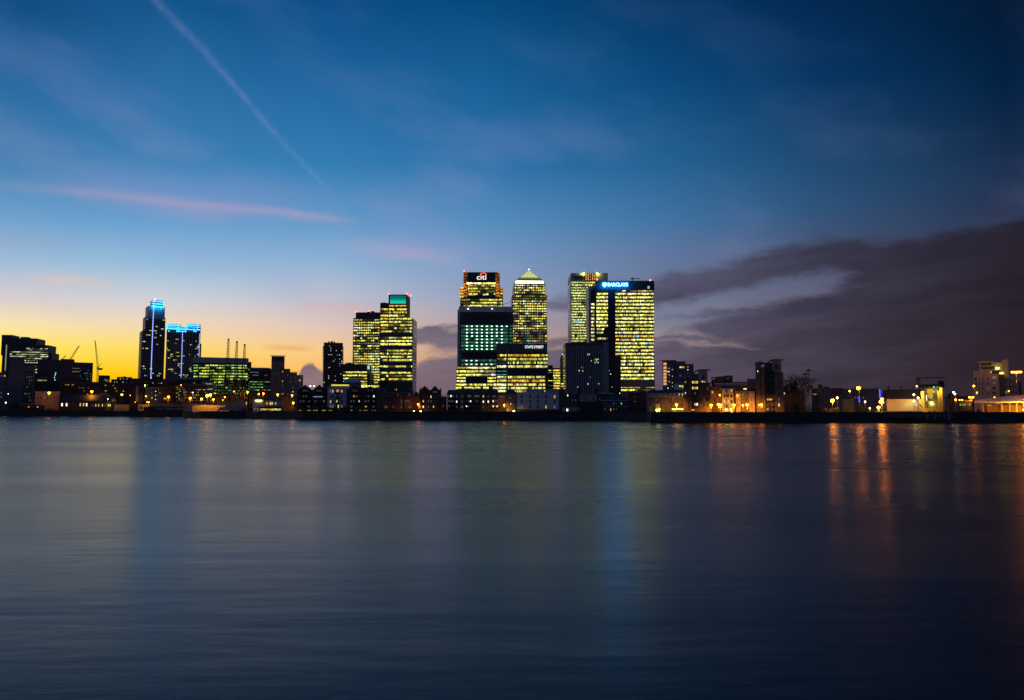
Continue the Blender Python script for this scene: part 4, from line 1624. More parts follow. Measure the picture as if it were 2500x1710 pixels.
# --- green lit office with concave front
b = Bd("office_building", "broad office with green yellow lit floors behind three dock cranes", "office block", 470, 606, 900, None)
b.box("building_body", 472, 606, 887, None, 0, 34, M_GREENG)
b.box("roof_band", 470, 607, 873.5, 887.2, -.4, 36, M_GREY)
b.box("right_wing", 606.2, 613, 884, None, 1, 30, M_DARK)
b.box("cornice", 471, 607, 886.8, 889, -1.0, 1, M_DARK)
stg = dict(p=.88, pal=[(.45, (.75, .95, .08)), (.35, (.35, .75, .12)), (.2, (.9, .95, .3))], s=.85, gap=.16, run=(2, 6))
stgd = dict(p=.7, pal=[(.4, (.6, .9, .12)), (.6, (.15, .5, .16))], s=.75, gap=.2, run=(1, 3))
b.rows(473, 484, [893, 899, 906, 913, 920], 3.8, 5, stg)
b.rows(486, 511, [893, 899, 906, 913, 920], 3.8, 10, stg)
b.rows(513, 550, [893, 899, 906, 913, 920, 927, 934], 3.8, 14, stg, k=[1, .9, .8, 1, .8, .8, .7])
b.rows(552, 604, [893, 899, 906, 913, 920, 927], 3.8, 20, stg, k=[1, .9, .8, 1, .9, .8])
b.rows(519, 604, [934, 941, 947, 954, 961], 3.2, 30, stgd, k=[.8, .7, .6, .6, .5])
b.rows(606.5, 612, rowlist(896, 960, 6.8), 3.0, 2, stgd, y0=1)
mb = MB()
for px in (484.8, 511.8, 518, 533, 551, 562, 580, 592):
    x, z = b.loc(px, 888)
    mb.box(x - .45, x + .45, -.55, -.02, 0, z)
mb.obj("facade_piers", M_DARK, b.e)

plain("office_building", "dark long roofed block with one thin row lit, right of the broad green office", "office block", 609, 662, 901, 880, M_DARK, 30, (611, 658), (910, 917), dict(p=.3, pal=[(1, (.4, .5, .4))], s=.3, gap=.3), 18, lambda b: hip(b, 609, 662, 901, 898, 30, M_SLATE))
b = plain("office_building", "gabled office with dim green rows beside the slim grey tower", "office block", 609, 662, 922, 850, M_GREENG, 20, (610, 642), (933, 939, 946, 953), stgd, 14)
gable(b, 621, 637, 931, 921, 14, M_GREENG, -.4)
b.rows(644, 660, [933, 945, 953], 2.6, 7, dict(p=.5, pal=[(1, (.6, .6, .55))], s=.5, gap=.3, run=(1, 2)))

# --- slim grey tower with oversailing roofs
b = Bd("residential_tower", "slim grey tower with thin oversailing roofs stepping down to the right", "tower block", 663, 740, 760, None)
MG2 = pbr("grey_brown_render", (.20, .18, .16), .75, .12)
b.box("tower_body", 662, 694, 870, None, 0, 18, MG2)
b.box("middle_tier", 691.5, 708, 902, None, 1, 16, MG2)
b.box("lower_tier", 706, 725, 910, None, -1, 16, MG2)
b.box("end_tier", 725.2, 740, 916, None, 0, 14, M_CREAM)
b.box("dark_crown", 664, 690, 871, 882, -.4, .3, M_DARK)
for (a, c, p_) in ((659.5, 697.5, 869), (690, 709.5, 901.5), (705, 726, 908.8)):
    cornice(b, a, c, p_, -1.2, .5, 1.0, M_DARK, 'oversailing_roof')
wins(b, [676], lsp(888, 962, 10), 2.2, 3.2, "", 0, 'd', .08, 'w')
wins(b, [685, 690], lsp(900, 962, 9), 2.6, 3.0, "", 0, 'd', .16, 'dw')
wins(b, lsp(696, 722, 5), lsp(916, 962, 7), 2.8, 3.4, "", -1, 'w', .05, 'd')
wins(b, [728, 732.5, 737], lsp(921, 962, 6), 2.4, 4.6, "", 0, 'w', .1, 'dw')
win(b, 715, 957, 4, 3, 'w', -1)

# --- grey residential tower with serrated balconies
b = Bd("residential_tower", "lone bluish grey flats tower with sawtooth balcony edges and scattered lights", "tower block", 789, 837, 900, None)
b.box("tower_body", 789.5, 836.5, 837, None, 0, 24, pbr("blue_grey_cladding", (.12, .13, .16), .6, .15))
b.roofplant(800, 821, 833.5, 838, n=3)
mb = MB()
for i in range(44):
    x0, z = b.loc(787.6, 846 + i * 2.6)
    x1 = b.x(838.8, 846 + i * 2.6)
    mb.box(x0, x1, -.9, 10, z - .12, z + .12)
mb.obj("balcony_slabs", pbr("blue_grey_cladding", (.12, .13, .16), .6, .15), b.e)
b.rows(790, 836, rowlist(841, 936, 5.2), 2.6, 17, dict(p=.09, pal=[(.6, WHT), (.3, (1, .7, .5)), (.1, (.6, .7, 1))], s=.9, run=(1, 1), gap=.3))

# ================================================================== riverside, left to right
def front(name, label, cat, px0, px1, off, rot=None, group=None):
    return Bd(name, label, cat, px0, px1, bankY((px0 + px1) / 2) + off, rot, group=group, pym=980)


SOD = (1.0, .31, .02)
GRNL = (.75, 1.0, .35)
WHL = (1.0, .92, .7)

# --- pub and cottages at far left
b = front("riverside_pub", "low dark roofed riverside pub with two bright greenish windows", "pub", 146, 265, 26)
b.box("wall", 146, 264, 979, None, 0, 10, M_RBRICK)
hip(b, 146, 264, 979, 964, 10, M_SLATE, inset=7)
chimney(b, 168, 960, 970)
chimney(b, 214, 961, 970)
wins(b, [151.5, 162.5], [988.5], 4.2, 8, "bb")
wins(b, [170, 178, 186, 196, 204], [988.5], 3.4, 8, "...ww")
wins(b, [211.5], [988.5], 3.6, 8, "b")
wins(b, [219, 227, 234, 241, 250, 256], [990], 2.4, 7, ".dwwyd")
wins(b, [262], [990], 1.6, 6, "w")
b = front("bay_fronted_cottage", "small cottage with a yellow lit bay window right of the pub", "cottage", 259, 272, 24)
b.box("wall", 259, 271, 984, None, 0, 7, M_YBRICK)
hip(b, 258, 272, 984, 977, 7, M_SLATE, inset=5)
wins(b, [264.5, 268.8], [990], 3.4, 6, "yy")
b = front("bandstand", "little round roofed pavilion glowing orange between the pub and the fence", "pavilion", 272, 284, 27)
mb = MB()
x0, x1 = b.x(272, 980), b.x(284, 980)
zr, zt, ze = b.z(278, 976), b.z(278, 972), b.z(278, 980)
for k in range(8):
    a0 = 2 * math.pi * k / 8
    r_ = (x1 - x0) / 2
    mb.bar(((x0 + x1) / 2 + r_ * .8 * math.cos(a0), 3 + r_ * .8 * math.sin(a0), 0), ((x0 + x1) / 2 + r_ * .8 * math.cos(a0), 3 + r_ * .8 * math.sin(a0), ze), .12, n=6)
mb.obj("columns", M_CREAM, b.e)
mb = MB()
mb.bar(((x0 + x1) / 2, 3, ze), ((x0 + x1) / 2, 3, zr), r_ * 1.1, r_ * .8, 12)
mb.bar(((x0 + x1) / 2, 3, zr), ((x0 + x1) / 2, 3, zt), r_ * .9, .2, 12)
mb.obj("roof", M_CREAM, b.e)


def fence(name, label, cat, px0, px1, pt, off, mat, pitch=1.2, rails=2, Y=None, base=GZ):
    Y = Y or bankY((px0 + px1) / 2) + off
    b = Bd(name, label, cat, px0, px1, Y, None, base=base, pym=990)
    x0, x1 = b.x(px0, 990), b.x(px1, 990)
    z = b.z((px0 + px1) / 2, pt)
    mb = MB()
    n = int((x1 - x0) / pitch)
    for i in range(n + 1):
        x = x0 + (x1 - x0) * i / n
        mb.box(x - .09, x + .09, -.06, .06, 0, z)
    mb.obj("posts", mat, b.e)
    for k in range(rails):
        zz = z * (.25 + .7 * k / max(1, rails - 1))
        mb = MB()
        mb.box(x0, x1, .065, .12, zz - .08, zz + .08)
        mb.obj("rail", mat, b.e)
    return b


fence("picket_fence", "tall pale picket fence lit orange beside the round roofed pavilion", "fence", 279, 316, 988, 22, M_CREAM, .55, 3)
b = front("boundary_wall", "pale garden wall lit orange behind the picket fence", "wall", 280, 316, 26)
b.box("wall", 280, 316, 989, None, 0, .5, M_CREAM)
cornice(b, 280, 316, 989, 0, .2, .15)

# beige building with lamp behind the pub
b = front("beige_warehouse", "long beige walled shed lit by the leftmost bright street lamp", "shed", 85, 146, 44)
b.box("wall", 86, 146, 957, None, 0, 12, pbr("dull_beige_render", (.26, .22, .17), .8, .15))
cornice(b, 86, 146, 957)
wins(b, lsp(92, 140, 7), [972], 4, 6, "..d....")
b = front("quay_shed", "low dark quay shed with a red stripe at the left edge", "shed", 46, 110, 18)
b.box("wall", 46, 110, 990, None, 0, 6, M_BRICK)
hip(b, 46, 110, 990, 985, 6, M_SLATE)
wins(b, [131 - 70, 70, 80, 92, 101], [994], 5, 3, ".o.o.")

# small red tug shaped roof, dark blue dome roof, etc.
b = front("domed_hall", "dark hall with a blue domed roof behind the pub", "hall", 230, 276, 60)
b.box("wall", 232, 274, 968, None, 0, 14, M_DARK)
mb = MB()
xa, xb = b.x(236, 968), b.x(270, 968)
zb_, zt_ = b.z(253, 968.5), b.z(253, 960)
N = 10
for i in range(N):
    t0, t1 = math.pi * i / N, math.pi * (i + 1) / N
    xm, rr_ = (xa + xb) / 2, (xb - xa) / 2
    P = [(xm - rr_ * math.cos(t), zb_ + (zt_ - zb_) * math.sin(t)) for t in (t0, t1)]
    mb.hexa([(P[0][0], 0.1, zb_ - .2), (P[1][0], .1, zb_ - .2), (P[1][0], 12, zb_ - .2), (P[0][0], 12, zb_ - .2)],
            [(P[0][0], 0.1, P[0][1]), (P[1][0], .1, P[1][1]), (P[1][0], 12, P[1][1]), (P[0][0], 12, P[0][1])])
mb.obj("barrel_roof", pbr("blue_sheet_roof", (.05, .07, .16), .4, .15), b.e)

# --- elevated dark bridge deck with legs
b = front("lifting_bridge", "black raised bridge deck on thick legs in front of the twin towers", "bridge", 318, 440, 34)
b.box("deck", 318, 436, 925, 934, 0, 8, M_BLACK)
b.box("counterweight", 318, 352, 934.2, 943, 0, 8, M_BLACK)
b.box("leg", 336, 349, 934, None, .2, 7, M_BLACK)
b.box("leg", 319, 332, 943, None, .2, 7, M_BLACK)
mb = MB()
p_, q_ = b.loc(361, 968, .5), b.loc(372, 985, .5)
mb.bar((p_[0], 1, p_[1]), (q_[0], 1, q_[1]), .9)
p_ = b.loc(352, 975, .5)
mb.bar((p_[0], 1, p_[1]), (q_[0], 1, 0), .6)
mb.obj("brace", M_BLACK, b.e)
b.box("pale_pier", 331.5, 337.5, 943, 960, -.3, .4, M_CREAM)
b.box("pale_pier", 331.5, 337.5, 961, 980, -.3, .4, M_CREAM)

plain("apartment_block", "dim stone flats with a column of three white lamps right of the bridge leg", "flats", 356, 395, 946, 770, pbr("grey_stone", (.2, .19, .17), .8), 14, (361, 394), (953, 960), dict(p=.1, pal=[(1, WHT)], s=.4, gap=.5, run=(1, 1)), 16,
      lambda b: [win(b, 380, y, 1.8, 2.4, 'b') for y in (956, 966, 975.5)] and win(b, 371, 972, 3.4, 4.5, 'g'))
plain("apartment_block", "dark red roofed flats with four yellow windows behind a bright lamp", "flats", 395, 428, 944, 765, M_RBRICK, 14, (398, 427), (953,), ST_DOT, 14,
      lambda b: wins(b, [400, 402.8, 405.4, 408], [973.3], 1.9, 3.4, "wyyy"))
plain("apartment_block", "narrow grey flats full of tiny pale windows beside the red brick range", "flats", 428, 446, 940, 760, M_DARK, 14, (429.5, 444.5), rowlist(946, 981, 4.8), dict(p=.32, pal=[(.6, WHT), (.4, YEL)], s=.55, gap=.55, run=(1, 1)), 9)
plain("brick_warehouse", "long red brick range with a blue flat roof and scattered lit windows", "warehouse", 446, 505, 943, 740, M_RBRICK, 14, (448, 503), rowlist(952, 982, 6.5), dict(p=.26, pal=[(.6, WHT), (.4, YEL)], s=.7, gap=.6, run=(1, 2)), 22,
      lambda b: b.box("flat_roof", 444, 502, 936.5, 943, -1.2, 15, pbr("blue_sheet_roof", (.05, .07, .16), .4, .15)))
plain("banded_building", "yellowish grey block with two thin lit strips under the broad green office", "office block", 492, 522, 931, 790, pbr("yellow_stone", (.34, .31, .2), .8), 16, (495, 519), (938, 951), dict(p=.95, pal=[(1, (.9, .9, .5))], s=.4, gap=.25), 16)
plain("office_building", "low blue roofed building directly under the shorter twin tower", "office block", 396, 500, 927, 860, M_DARK, 16, (400, 498), (936,), dict(p=.1, pal=[(1, ORA)], s=.5, run=(1, 2)), 44,
      lambda b: hip(b, 430, 500, 927, 922, 12, pbr("blue_sheet_roof", (.05, .07, .16), .4, .15)))

plain("distant_block", "black podium block between the twin towers and the bridge deck", "block", 322, 404, 929, 900, M_DARK, 20, (330, 400), (936, 941), ST_DOT, 30)
# quay wall with painted dock name
Yd_ = bankY(400) + 1.5
b = Bd("dock_wall", "long black dock wall with faint pale painted lettering", "wall", 350, 480, bankY(415) + .9, None, base=0.0, pym=1000)
b.box("wall", 350, 449, 993.5, 1020, 0, 2.5, M_BLACK)
b.text("painted_lettering", "WEST  INDIA  DOCK", 380, 449, 998.6, 4.2, pbr("faded_white_paint", (.55, .53, .55), .9, .2), y0=-.02, ext=.05)
b = front("dock_kiosk", "small orange lit kiosk with pale frames at the start of the dock wall", "kiosk", 338, 364, 12)
b.box("wall", 338, 364, 990, None, 0, 4, M_CREAM)
b.box("roof", 337, 365, 988.5, 990, -.6, 5, M_TRIM)
wins(b, [344.5, 357], [996], 7, 7, ".k", fr='w')
b = front("embankment_ramp", "pale curved ramp wall lit orange behind the dock wall", "wall", 380, 505, 12)
b.box("wall", 380, 424, 985, None, 0, 1, M_CREAM)
b.box("wall", 424.2, 446, 989, None, .1, 1, pbr("dull_beige_render", (.26, .22, .17), .8, .15))
b.box("wall", 446.2, 505, 985.5, None, 0, 1, M_CREAM)
cornice(b, 380, 505, 989, -.3)

# hoarding and yard lit strong orange
fence("yard_hoarding", "orange lit board hoarding under the cluster of yard lamps", "fence", 474, 532, 989, 7, M_CREAM, .45, 3)
b = front("yard_wall", "concrete yard wall behind the orange lit hoarding", "wall", 470, 560, 10)
b.box("wall", 470, 560, 990.5, None, 0, .5, M_CONC)

# dock cranes (three)
for (pt, pm, pb0, pb1, lab) in (((558, 829), (553, 925), 541, 566, "tallest of three black dock cranes before the green lit office"),
                                ((578.5, 835), (574, 925), 566, 586, "middle one of three black dock cranes before the green lit office"),
                                ((597.5, 842), (593.5, 925), 586, 604, "shortest of three black dock cranes before the green lit office")):
    Yc = bankY(pm[0]) + 32
    d = ray(*pm)
    t = Yc / d.y
    o = thing("dock_crane", lab, "crane", (d.x * t, Yc, GZ), 0, "three old dock cranes")

    def L(px, py):
        q_ = ray(px, py)
        k = Yc / q_.y
        return Vector((q_.x * k - d.x * t, 0, CAM_Z + q_.z * k - GZ))
    mb = MB()
    crane_lattice(mb, L(pm[0], 948), L(*pt), 2.4, .9, 18, .13)
    tp = L(*pt)
    mb.ball((tp.x, 0, tp.z), .75, 8, 6)
    mb.obj("jib", M_BLACK, o)
    mb = MB()
    a_, c_ = L(pb0, 930), L(pb1, 930)
    zz = L(pm[0], 928).z
    mb.box(a_.x * .55 + c_.x * .45 - 1.2, c_.x * .6 + a_.x * .4 + 1.2, -2, 2, zz - 5, zz + .5)
    mb.obj("cab", M_BLACK, o)
    mb = MB()
    zb2 = zz - 5
    for sx in (a_.x * .9 + c_.x * .1, a_.x * .1 + c_.x * .9):
        for sy in (-3, 3):
            mb.bar((sx, sy, 0), (sx * .45 + (a_.x + c_.x) * .275, sy * .5, zb2), .35)
        mb.bar((sx, -3, .4), (sx, 3, .4), .3)
    mb.bar((a_.x * .75 + c_.x * .25, -2, zb2 * .55), (a_.x * .25 + c_.x * .75, -2, zb2 * .55), .25)
    mb.obj("portal_legs", M_BLACK, o)

# gabled shed, marquee and dinghy park
b = front("gabled_shed", "gable ended cream shed right of the dock cranes", "shed", 567, 604, 14)
b.box("wall", 567, 604, 984, None, 0, 12, M_CREAM)
gable(b, 566.5, 604.5, 984, 971, 12, M_SLATE, wallmat=M_CREAM, peak=585)
win(b, 604.5 - 3, 985, 3.4, 8, 'o')
b = front("boat_tent", "slumped pale tarpaulin boat tent on the quay", "tent", 529, 590, 4)
mb = MB()
xa, xb = b.x(529, 1000), b.x(592, 1000)
rnd = random.Random(4)
NX, NYy = 16, 5
P = []
for i in range(NX + 1):
    for j in range(NYy + 1):
        u_, v_ = i / NX, j / NYy
        h = b.z(560, 990) * (math.sin(math.pi * min(1, u_ * 1.1 + .02)) ** .6 if u_ < .9 else .35) * math.sin(math.pi * (v_ * .8 + .1)) * (1 + .18 * math.sin(u_ * 17) + rnd.uniform(-.06, .06))
        P.append((xa + (xb - xa) * u_, v_ * 8, max(.02, h)))
mb.v = P
for i in range(NX):
    for j in range(NYy):
        mb.f.append((i * (NYy + 1) + j, (i + 1) * (NYy + 1) + j, (i + 1) * (NYy + 1) + j + 1, i * (NYy + 1) + j + 1))
        mb.mi.append(0)
        mb.gl.append((0, 0, 0))
mb.obj("canvas", pbr("grey_tarpaulin", (.25, .24, .28), .7, .25, 1.5), b.e)
mb = MB()
for u_ in (0.05, .35, .65, .92):
    x = xa + (xb - xa) * u_
    mb.bar((x, 1, 0), (x, 1, b.z(560, 992)), .1)
mb.obj("tent_poles", M_POLE, b.e)

# white house with lit strip lamp and long orange restaurant front
b = front("riverside_restaurant", "white walled restaurant with orange lit windows and a glowing strip lamp", "restaurant", 617, 694, 9)
b.box("wall", 618, 645, 976, None, 0, 9, M_WHITE)
b.box("upper_wall", 645.2, 684, 978, 992, .6, 8, M_WHITE)
b.box("ground_floor", 645.2, 694, 997, None, -.6, 9, M_BRICK)
b.box("balcony_roof", 632, 695, 993.5, 996.8, -1.2, 9, M_BLACK)
hip(b, 644, 684.5, 978, 972, 8, M_SLATE, .6)
b.box("strip_lamp", 624, 639, 977.6, 980.2, -.5, .3, E("yellow_green_tube", (.95, 1.0, .12), 6))
wins(b, [651.5, 660, 664.5, 673], [985.5], 3.8, 6.5, "oyyo", .6)
b.rows(636, 692, [1000.5], 5.5, 26, dict(p=.95, pal=[(.4, ORA), (.4, (1, .7, .15)), (.2, WHT)], s=.8, gap=.25, run=(1, 3)), y0=-.62)
for px in (622, 629):
    win(b, px, 999, 2.2, 3, 'o')
b = front("water_tank", "small dark blue tank on legs between cream shed and white restaurant", "tank", 608, 616, 14)
b.box("tank", 608, 616.5, 985, 996, 0, 4, pbr("blue_painted_steel", (.03, .08, .14), .5))
b.box("stand", 609, 615.5, 996.2, None, .5, 3, M_BLACK)
b = front("gabled_house", "broad brown gable wall lit orange by the lamp beside the flats", "house", 687, 718, 20)
b.box("wall", 687, 718, 977, None, 0, 12, M_YBRICK)
gable(b, 686, 719, 977, 965.5, 12, M_SLATE, wallmat=M_YBRICK, peak=700)

# --- gabled apartment terrace
flats = [
    (727, 762, 952, 941, 745, M_BRICK, "first gabled brick block of the riverside flats, left end, unlit windows", "....../...../....."),
    (763, 798, 952, 941.5, 779, M_BRICK, "gabled brick block with a pale blue lit line, left of the white fronted flats", "....."),
    (850, 884, 953, 943, 866, M_BRICK, "gabled block right of the white fronted flats with one bright orange window", "....."),
    (885, 920, 954, 944, 904, M_BRICK, "gabled block under the yellow concourse with one tall orange door", "....."),
]
for i, (a, c, pe, pp, pk, mt, lab, _) in enumerate(flats):
    a, c = a - .8, c + .8
    b = front("gabled_flats", lab, "flats", a, c, 14 + i * .35, group="riverside gabled flats")
    b.box("wall", a, c, pe, None, 0, 14, mt)
    gable(b, a + 4, c - 4, pe, pp, 14, M_SLATE, wallmat=mt, peak=pk)
    cornice(b, a, c, pe + .6, 0, .3, .25, M_DARK)
    m0, m1 = a + 8, c - 8
    wins(b, lsp(pk - 5, pk + 5, 3), [954], 3, 4.6, "ddd" if i != 3 else "d.d")
    wins(b, lsp(m0, m1, 4), [968], 3.2, 5.5, [".dd.", "....", ".ok.", ".d.b"][i])
    wins(b, lsp(m0, m1, 4), [980], 3.2, 5.5, ["dd.d", "d..k", "dd.w", "dd.d"][i])
    wins(b, [a + 9, c - 9], [993], 5.5, 4.0, [".d", "..", "d.", "od"][i])
    balcony(b, pk - 8, pk + 8, 960, hpx=3)
    balcony(b, m0 - 3, m1 + 3, 974)
    balcony(b, m0 - 3, m1 + 3, 986)
    for q_ in (a + 8, c - 8):
        b.rows(q_ - 5, q_ + 5, [1002.6], 2.2, 6, dict(p=[.9, .8, .25, .5][i], pal=[(.8, (.9, .85, .15)), (.2, (.9, .5, .2))], s=.45, gap=.35, run=(1, 3)), name='undercroft_light')
    if i == 1:
        b.box("blue_light_line", 764.5, 788, 968.7, 969.6, -.5, .3, E("pale_blue_tube", (.4, .65, 1), .8))
        chimney(b, 779, 938.5, 943)
b = front("white_fronted_flats", "white fronted four storey flats with orange lit top windows", "flats", 798, 850, 12, group="riverside gabled flats")
b.box("wall", 798, 850, 950, None, 0, 14, M_BRICK)
b.box("white_front", 799.5, 847, 946.5, 994, -.6, .55, M_WHITE)
hip(b, 798, 850, 950, 943, 14, M_SLATE)
b.box("roof_strip_light", 809, 852, 939.4, 942, 2, 1.2, E("yellow_tube", (.95, .85, .04), 1.0))
b.box("penthouse", 806, 854, 942.2, 949, 2.5, 8, M_GREY)
for r_, (py, ll) in enumerate(((955.5, "okpo"), (969, "...."), (981, "d.w."), (992.5, "kk.y"))):
    wins(b, [807, 812.5], [py], 3.8, 7.5, ["kp", "..", "g.", "kk"][r_], -.62)
    wins(b, [822.5, 826], [py], 3.0, 8.5, ["po", "..", "w.", ".y"][r_], -.62)
    wins(b, [834.5], [py], 4.4, 7, ["p", ".", ".", "k"][r_], -.62)
for py in (961, 974.5, 986.5):
    balcony(b, 818, 830, py, -.62)
b.rows(803, 813, [1002.6], 2.2, 6, dict(p=.6, pal=[(1, (.9, .85, .15))], s=.45, gap=.35, run=(1, 3)), name='undercroft_light')

plain("low_roof_hall", "pale blue grey hip roofed hall behind the white fronted flats", "hall", 838, 882, 934, 640, pbr("dull_grey_render", (.16, .16, .17), .8, .15), 20, extra=lambda b: hip(b, 838, 882, 934, 925, 20, M_GREY, inset=9))

# --- ornate brick mansion
b = front("brick_mansion", "broad dark brick mansion with pale stone bands and tall twin chimneys", "mansion", 925, 1011, 14)
b.box("wall", 926, 1010, 957, None, 0, 16, M_RBRICK)
hip(b, 927, 1009, 957, 946, 14, M_SLATE, inset=6)
b.box("dormer", 953, 976, 950, 957.2, -.2, 6, M_RBRICK)
gable(b, 951.5, 978, 951, 944, 6, M_SLATE, -.2, wallmat=M_RBRICK, peak=967)
win(b, 964, 951.5, 2.2, 3.2, 'k', -.4)
win(b, 968.2, 951.5, 2.2, 3.2, 'w', -.4)
for px in (947.5, 990.5):
    chimney(b, px, 934.5, 948, 3, 2.0)
for py in (958.5, 969.3, 974.2, 984.2, 987.5):
    cornice(b, 930, 1006, py, 0, .3, .22, pbr("weathered_stone", (.36, .34, .31), .8), 'stone_band')
for (px, w_) in ((941, 14), (966, 16), (994, 14)):
    b.box("bay_window", px - w_ / 2, px + w_ / 2, 960.5, 1001, -1.1, 1.1, M_RBRICK)
    wins(b, lsp(px - w_ / 2 + 2.4, px + w_ / 2 - 2.4, 3), [964.5, 979.5, 994], 2.6, 6.0, "", -1.12, 'w', .03, 'k')
wins(b, [953.5, 980, 1003, 932], [964.5, 979.5, 994], 3.2, 6.2, "", 0, 'w', .04, 'k')
b.box("pale_gate_pier", 983, 1003, 1007.5, None, -6, .6, M_CONC)

# --- twin gabled brick house
b = front("twin_gabled_house", "red brick wharf with two steep black gables and small turrets", "wharf building", 1022, 1077, 13)
b.box("wall", 1022.5, 1077, 956, None, 0, 14, M_RBRICK)
gable(b, 1026, 1050.5, 956, 943.2, 13, M_SLATE, wallmat=M_RBRICK, peak=1036.5)
gable(b, 1050.5, 1073, 956, 943, 13, M_SLATE, wallmat=M_RBRICK, peak=1062)
for px in (1026.5, 1075):
    x, z = b.loc(px, 955)
    _, zt_ = b.loc(px, 946)
    mb = MB()
    mb.box(x - .7, x + .7, -.5, .9, 0, z)
    mb.hexa([(x - .8, -.6, z), (x + .8, -.6, z), (x + .8, 1, z), (x - .8, 1, z)], [(x - .05, .15, zt_), (x + .05, .15, zt_), (x + .05, .25, zt_), (x - .05, .25, zt_)])
    mb.obj("turret", M_RBRICK, b.e)
wins(b, lsp(1027, 1071, 8), [969, 980, 993.5], 3.0, 6.2, "....y.../yw.dd.../.b.d.w..", p=0)
wins(b, [1057, 1061, 1065], [957.5], 3, 3, "ddk", -.31)
b.rows(1056, 1078, [1005.5], 2.2, 8, dict(p=.5, pal=[(1, (.9, .4, .2))], s=.3, gap=.4, run=(1, 2)))
b = front("brick_annexe", "low red brick annexe between the twin gables and the long flats", "house", 1077, 1091, 15)
b.box("wall", 1077, 1091, 970, None, 0, 10, M_RBRICK)
cornice(b, 1077, 1091, 970, 0, .4, .3, M_BRICK, 'parapet')
win(b, 1082, 992, 4, 4.5, 'd')
for px in (1080, 1087):
    chimney(b, px, 966, 970, 4, .8)
b = front("small_brick_house", "small blue roofed house tucked left of the twin gables", "house", 1010, 1023, 22)
b.box("wall", 1010, 1023, 968, None, 0, 8, M_YBRICK)
hip(b, 1010, 1023, 968, 957, 8, M_SLATE)

# --- long dark flats
b = front("riverside_flats", "long navy roofed riverside flats with small white lit windows", "flats", 1092, 1216, 13)
b.box("wall", 1092, 1216, 963, None, 0, 14, M_BRICK)
hip(b, 1091.5, 1216.5, 963, 952.5, 14, pbr("navy_slates", (.03, .035, .06), .6, .2), inset=2)
for (px, w_) in ((1128, 12), (1180, 13)):
    b.box("stair_bay", px - w_ / 2, px + w_ / 2, 953.5, None, -1.0, 6, M_YBRICK)
for px0, n_ in ((1096, 3), (1139, 3), (1159, 3), (1204, 3)):
    wins(b, lsp(px0, px0 + 10, n_), [967.5, 980.5, 993], 3.2, 5.4, ["dbd/ddd/d..", ".kd/.db/bd.", "dkd/.d./...", "dd./bdd/bdb"][[1096, 1139, 1159, 1204].index(px0)])
    for py in (986.5, 998.5):
        balcony(b, px0 - 3, px0 + 13, py - 1)
wins(b, [1115, 1192], [968, 981, 994], 3.4, 5.6, "dd/bb/d.")
wins(b, [1128, 1180], [968, 981, 994], 3.4, 5.6, "dw/db/kd", -1.0)

# --- orange alley, small buildings, white flats
b = front("alley_house", "narrow house end glowing orange in the alley by a lamp", "house", 1216, 1235, 22)
b.box("wall", 1216, 1234, 962, None, 0, 8, M_CREAM)
b.box("dark_parapet", 1216, 1234, 958, 962, -.3, 8.3, M_BRICK)
wins(b, [1220, 1228], [983, 994], 3.4, 7, "..")
win(b, 1225, 969, 14, 2.2, 'k')
b = front("grey_rendered_house", "grey rendered house above a yellow lit porch", "house", 1235, 1260, 14)
b.box("wall", 1235, 1259, 960, None, 0, 9, pbr("dull_grey_render", (.16, .16, .17), .8, .15))
hip(b, 1235, 1259, 960, 951, 9, M_SLATE)
wins(b, [1246], [972], 4, 5, "d")
win(b, 1247, 987, 2, 3, 'b')
b.box("porch", 1237, 1258, 998, None, -2.5, 2.4, M_CREAM)
b = front("white_flats", "white rendered riverside flats with orange windows at the right end", "flats", 1262, 1367, 12)
b.box("wall", 1262, 1365, 960.5, None, 0, 12, M_WHITE)
b.box("penthouse", 1284, 1365, 950, 960.3, 2.5, 8, M_GREY)
b.box("parapet", 1262, 1322, 958.5, 960.6, -.2, 12.2, M_WHITE)
b.box("brick_base", 1262, 1367, 1000, None, -.3, 1, M_BRICK)
wins(b, [1274, 1294, 1313.5, 1333, 1354], [969, 981, 994], 4.0, 8, "....o/...../k..ok", 0, 'd')
wins(b, lsp(1290, 1350, 4), [955.5], 3, 4, "..w.", 2.5)
b.rows(1349, 1361, [1006], 6, 5, dict(p=1, pal=[(1, (1, .55, .1))], s=.9, gap=.3), y0=-.32, name='lit_shopfront')
b.rows(1270, 1340, [1006], 4, 22, dict(p=.5, pal=[(1, (.5, .45, .45))], s=.12, gap=.5), y0=-.32, name='shopfront')

# --- dark low houses
b = front("terrace_house", "unlit black terrace houses with three chimneys right of the white flats", "house", 1367, 1416, 14)
b.box("wall", 1367, 1416, 962, None, 0, 12, M_BRICK)
hip(b, 1367, 1416, 962, 957, 12, M_SLATE)
for px, t_ in ((1371, 951), (1391, 955), (1414, 949)):
    chimney(b, px, t_, 960, 5, 2)
wins(b, [1386, 1397, 1405.5], [966, 977, 988], 2.6, 5, "b../.dd/...", 0, 'w')
b.box("shop_base", 1372, 1414, 995.5, None, -.3, 1, M_GREY)
wins(b, [1385, 1396, 1408], [1001.5], 5, 7, "b..", -.3)
b = front("olive_house", "olive cream house with two white sash windows below the finned block", "house", 1415, 1458, 13)
b.box("wall", 1415, 1457, 964, None, 0, 10, M_CREAM)
b.box("dark_base", 1414, 1458, 980.5, None, -1.6, 2, M_BLACK)
hip(b, 1414.5, 1457.5, 964, 959.5, 10, M_SLATE)
chimney(b, 1457, 952, 962, 3, 1.6)
wins(b, [1427, 1430.5, 1447, 1450.5], [974], 3.0, 7.4, "....", 0)
b = front("boathouse", "wide low boathouse with a thin pale eaves line and one orange door", "boathouse", 1460, 1538, 10)
b.box("wall", 1470, 1534, 979, None, 0, 12, M_DARK)
